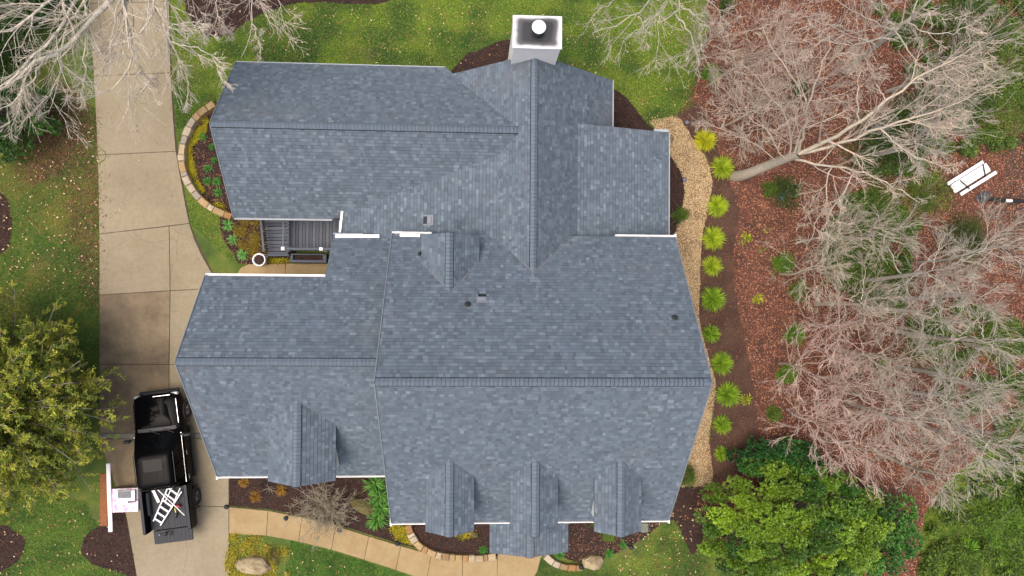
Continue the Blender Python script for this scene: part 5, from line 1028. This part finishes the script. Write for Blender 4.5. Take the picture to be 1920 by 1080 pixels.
# ================================================================== GROUND COVER (uncountable)
def stuff(name, mb, m, label, cat=None): return tag(mb.build(name, m), label, cat or 'ground cover', kind='stuff')
def flat_bits(mb, xy, L, W_, col, rng, z=.02, tilt=.5, dz=.03):
    n = len(xy); a = rng.uniform(0, 2*math.pi, n); D = np.c_[np.cos(a), np.sin(a), rng.normal(0, tilt*.5, n)]; P = np.c_[xy, z+rng.uniform(0, dz, n)]
    leaf_quads(mb, P, D, L*rng.uniform(.6, 1.3, n), W_*rng.uniform(.7, 1.3, n), col, rng, 0, .25)
LC = [lin(148, 98, 72), lin(128, 82, 60), lin(166, 116, 88), lin(102, 64, 48), lin(184, 142, 114), lin(80, 52, 40), lin(140, 92, 66)]
fx = forest[:, :2]; view = gp([(1240, -40), (1960, -40), (1960, 1120), (1240, 1120)])[:, :2]
def inview(xy): return xy[inside(view, xy)]
R_ = np.random.default_rng(5); mb = MB(); xy = inview(scatter(forest, 300000, [soilbed, path])); xy = xy[:120000]; flat_bits(mb, xy, .085, .045, pick(LC, len(xy), R_, .25), R_, .012); stuff('leaf_litter', mb, M['leafbit'], 'thick reddish brown fallen leaves under the bare trees', 'leaf litter')
mb = MB(); xy = scatter(soilbed, 9000, [path]); flat_bits(mb, xy, .08, .03, pick(LC[:2]+[lin(84, 58, 46), lin(70, 48, 38)]*3, len(xy), R_, .25), R_, .014); stuff('soil_litter', mb, M['leafbit'], 'scattered brown leaves on the soil around the lime tufts', 'leaf litter')
mb = MB()
for k, p in beds.items():
    ar = abs(sum(p[i-1][0]*p[i][1]-p[i][0]*p[i-1][1] for i in range(len(p))))/2; xy = scatter(p, int(ar*520)); pal = [lin(70, 48, 40), lin(92, 64, 52), lin(52, 36, 32), lin(110, 78, 62), lin(60, 44, 38)]
    if k in ('east', 'curve', 'stair'): pal = pal+[lin(150, 112, 84), lin(178, 140, 108)]
    flat_bits(mb, xy, .075, .03, pick(pal, len(xy), R_, .3), R_, .02)
stuff('mulch_chips', mb, M['bit'], 'brown bark chips covering the planting beds', 'mulch')
mb = MB(); xy = scatter(path, 60000); n = len(xy); a = R_.uniform(0, 6.28, n); s = R_.uniform(.010, .026, n); base = np.array([[1, 0, 0], [0, 1, 0], [-1, 0, 0], [0, -1, 0], [0, 0, .6]]); v = base[None]*s[:, None, None]; ca, sa = np.cos(a)[:, None], np.sin(a)[:, None]
v = np.stack([v[..., 0]*ca-v[..., 1]*sa, v[..., 0]*sa+v[..., 1]*ca, v[..., 2]], -1)+np.c_[xy, np.full(n, .018)][:, None]; b = (np.arange(n)*5)[:, None]; f = np.concatenate([b+np.array([[i, (i+1) % 4, 4]]) for i in range(4)], 0)
c = pick([lin(226, 202, 156), lin(210, 178, 128), lin(240, 222, 186), lin(166, 134, 94), lin(126, 98, 70), lin(220, 186, 132)], n, R_, .15); mb.add(v.reshape(-1, 3), f, np.tile(c, (4, 1))); stuff('pebbles', mb, M['bit'], 'pale tan pebbles covering the curving path', 'pebbles')
mb = MB(); xy = np.vstack([scatter(SP([(100, 150), (150, 180), (170, 225), (150, 270), (110, 320), (50, 340), (60, 260), (90, 210)], .1), 9000), scatter(SP([(120, 300), (187, 240), (187, 560), (150, 520), (130, 400)], .1), 5000)]); xy += R_.normal(0, .22, xy.shape); flat_bits(mb, xy, .08, .04, pick([lin(112, 84, 62), lin(92, 66, 50), lin(132, 102, 76), lin(78, 58, 44)], len(xy), R_, .2), R_, .03); stuff('pine_straw', mb, M['leafbit'], 'brown needles and leaf bits on the worn lawn left of the driveway', 'leaf litter')
# grass blades
def lawn(poly, n, cols, label, holes=(), L=.07, w=.012, tone=.6, seed=1):
    rng = np.random.default_rng(seed); xy = scatter(poly, n, holes); k = len(xy)
    ph = rng.uniform(0, 6.28, (6, 2)); fr = rng.normal(0, 1.1, (6, 2)); u = sum(np.sin(xy@fr[i]+ph[i, 0]) for i in range(6))/6; u = u*.6+.4*sum(np.sin(xy@(fr[i]*3.3)+ph[i, 1]) for i in range(6))/6; u2 = np.clip(.45+u*3.4+rng.normal(0, .2, k), 0, 1)[:, None]
    col = np.array(cols[0])*(1-u2)+np.array(cols[1])*u2; dry = rng.random(k) < .10; col[dry] = np.array(cols[2])*rng.uniform(.7, 1.2, (dry.sum(), 1)); col *= rng.uniform(.65, 1.35, (k, 1))
    a = rng.uniform(0, 6.28, k); el = rng.uniform(.1, 1.1, k); D = np.c_[np.cos(a)*np.cos(el), np.sin(a)*np.cos(el), np.sin(el)]; ll = L*rng.uniform(.6, 1.4, k); S = unit(np.cross(D, [0, 0, 1.]))*w*rng.uniform(.7, 1.3, (k, 1)); P = np.c_[xy, np.full(k, .004)]
    v = np.stack([P+S, P-S, P+D*ll[:, None]], 1).reshape(-1, 3); mb = MB(); mb.add(v, np.arange(3*k).reshape(-1, 3), col); stuff('grass', mb, M['blade'], label, 'grass')
bl = list(beds.values()); Q4 = lambda *p: gp(p)
lawn(Q4((320, -30), (1310, -30), (1320, 60), (1300, 200), (1220, 240), (1140, 240), (330, 240)), 190000, (lin(46, 82, 24), lin(114, 134, 42), lin(164, 150, 96)), 'bright green lawn above the house', bl, seed=3)
lawn(Q4((-40, 250), (187, 200), (187, 720), (-40, 640)), 70000, (lin(66, 98, 32), lin(112, 108, 52), lin(140, 110, 76)), 'patchy lawn left of the driveway', bl, seed=4)
lawn(Q4((-40, 900), (160, 940), (180, 980), (260, 1090), (-40, 1100)), 45000, (lin(50, 88, 30), lin(88, 118, 42), lin(150, 130, 90)), 'deep green lawn in the lower left corner', bl, seed=5)
lawn(Q4((330, 225), (355, 420), (455, 505), (475, 490), (420, 410), (350, 340), (345, 250), (400, 200), (330, 190)), 22000, (lin(70, 104, 32), lin(112, 130, 44), lin(150, 130, 80)), 'narrow lawn strip between the driveway and the curved bed', bl, seed=6)
lawn(Q4((545, 1012), (560, 1018), (622, 1033), (683, 1052), (760, 1078), (800, 1100), (530, 1100)), 22000, (lin(42, 82, 28), lin(64, 108, 36), lin(120, 110, 60)), 'dark green lawn below the front walk', seed=7)
lawn(Q4((1012, 1050), (1060, 1065), (1130, 1065), (1180, 1040), (1255, 980), (1310, 940), (1340, 1000), (1420, 1110), (1000, 1110)), 40000, (lin(52, 82, 28), lin(116, 134, 52), lin(130, 96, 66)), 'lawn right of the porch below the boulder', bl, seed=8)
lawn(SP([(1745, 1110), (1730, 1000), (1758, 930), (1830, 870), (1970, 800), (1990, 1110)]), 60000, (lin(54, 84, 30), lin(108, 128, 46), lin(140, 120, 70)), 'rough green grass in the lower right corner', L=.16, w=.02, seed=9)
# moss and yellow ground cover
def cover(poly, n, cols, label, L=.06, w=.04, seed=1, h=.1):
    rng = np.random.default_rng(seed+70); p = np.array(poly)[:, :2]; nc = max(6, n//260); cc = scatter(p, nc*3); cc = cc[:nc]; k = rng.integers(0, len(cc), n); xy = cc[k]+rng.normal(0, .13, (n, 2)); xy = xy[inside(p, xy)]; m = len(xy)
    a = rng.uniform(0, 6.28, m); D = np.c_[np.cos(a), np.sin(a), rng.uniform(0, 1, m)]; mb = MB(); leaf_quads(mb, np.c_[xy, .015+rng.uniform(0, h, m)], D, L*rng.uniform(.6, 1.3, m), w*rng.uniform(.6, 1.2, m), pick(cols, m, rng, .3), rng); stuff('ground_cover', mb, M['foliage'], label)
YG = [lin(160, 152, 36), lin(136, 132, 34), lin(176, 164, 44), lin(118, 116, 32)]
cover(SP([(372, 228), (392, 222), (385, 250), (362, 275), (352, 270)]), 2200, YG, 'yellow stonecrop at the top of the curved bed', seed=1); cover(SP([(350, 278), (362, 275), (368, 320), (378, 345), (392, 362), (420, 380), (432, 402), (412, 396), (380, 368), (358, 335), (350, 305)]), 4200, YG, 'yellow stonecrop along the inner side of the curved edging', seed=2)
cover(SP([(440, 405), (500, 405), (505, 440), (512, 480), (500, 492), (460, 480), (440, 440)]), 4200, [lin(140, 128, 40), lin(112, 100, 38), lin(100, 74, 44)], 'mossy yellow brown cover between the rosettes and the stairs', seed=3); cover(Q4((500, 484), (545, 484), (545, 494), (495, 494)), 900, YG, 'strip of yellow moss between the stairs and the side walk', seed=4)
cover(SP([(732, 985), (760, 982), (770, 1010), (778, 1022), (755, 1015), (735, 1005)]), 2000, YG, 'mossy patch left of the porch bed edging', seed=5); cover(SP([(432, 1002), (500, 1006), (555, 1018), (545, 1060), (530, 1100), (432, 1100)]), 9000, YG+[lin(120, 104, 60)], 'mossy yellow bed below the front walk with the long boulder', seed=6, L=.05)
cover(SP([(850, 1000), (885, 990), (895, 1004), (862, 1012)]), 500, YG, 'small mossy patch beside the left dormer', seed=7); cover(SP([(1105, 985), (1150, 985), (1170, 1005), (1140, 1015), (1110, 1000)]), 1500, MG, 'low green cover under the eave right of the porch', seed=8, h=.2)
cover(SP([(1560, 380), (1660, 360), (1720, 420), (1700, 500), (1680, 590), (1600, 560), (1540, 500)]), 22000, MG+DG, 'green ivy under the middle of the wood', seed=9, L=.15, w=.07, h=.35); cover(SP([(1700, 600), (1800, 560), (1940, 640), (1950, 800), (1820, 840), (1740, 700)]), 22000, MG+DG, 'green ivy under the silvery trees', seed=10, L=.15, w=.07, h=.35)
cover(SP([(1745, 1110), (1732, 1000), (1760, 930), (1830, 880), (1960, 850), (1980, 1110)]), 26000, MG+DG+[lin(112, 134, 50)], 'leafy undergrowth in the lower right corner', seed=12, L=.2, w=.07, h=.5)
cover(SP([(1640, -20), (1940, -20), (1950, 280), (1840, 290), (1700, 330), (1600, 320), (1620, 260), (1700, 160)]), 46000, DG+MG, 'dark ivy under the trees in the top right', seed=11, L=.15, w=.07, h=.4)
# fallen leaves on grass and drive
mb = MB()
for p, n in ((Q4((-20, 260), (187, 230), (187, 560), (-20, 560)), 420), (Q4((340, 10), (1290, 10), (1290, 230), (340, 130)), 420), (Q4((1180, 990), (1330, 930), (1330, 1080), (1150, 1080)), 200), (Q4((0, 920), (200, 960), (240, 1080), (0, 1080)), 120), (Q4((430, 1005), (740, 1075), (430, 1090)), 120), (Q4((190, 20), (315, 20), (400, 500), (190, 500)), 25)):
    xy = scatter(p, n); flat_bits(mb, xy, .1, .055, pick([lin(196, 166, 128), lin(166, 122, 88), lin(214, 196, 164), lin(140, 96, 70)], len(xy), R_, .15), R_, .055, .4, .02)
stuff('fallen_leaves', mb, M['leafbit'], 'single pale dry leaves dropped on the lawns and the driveway', 'fallen leaves')
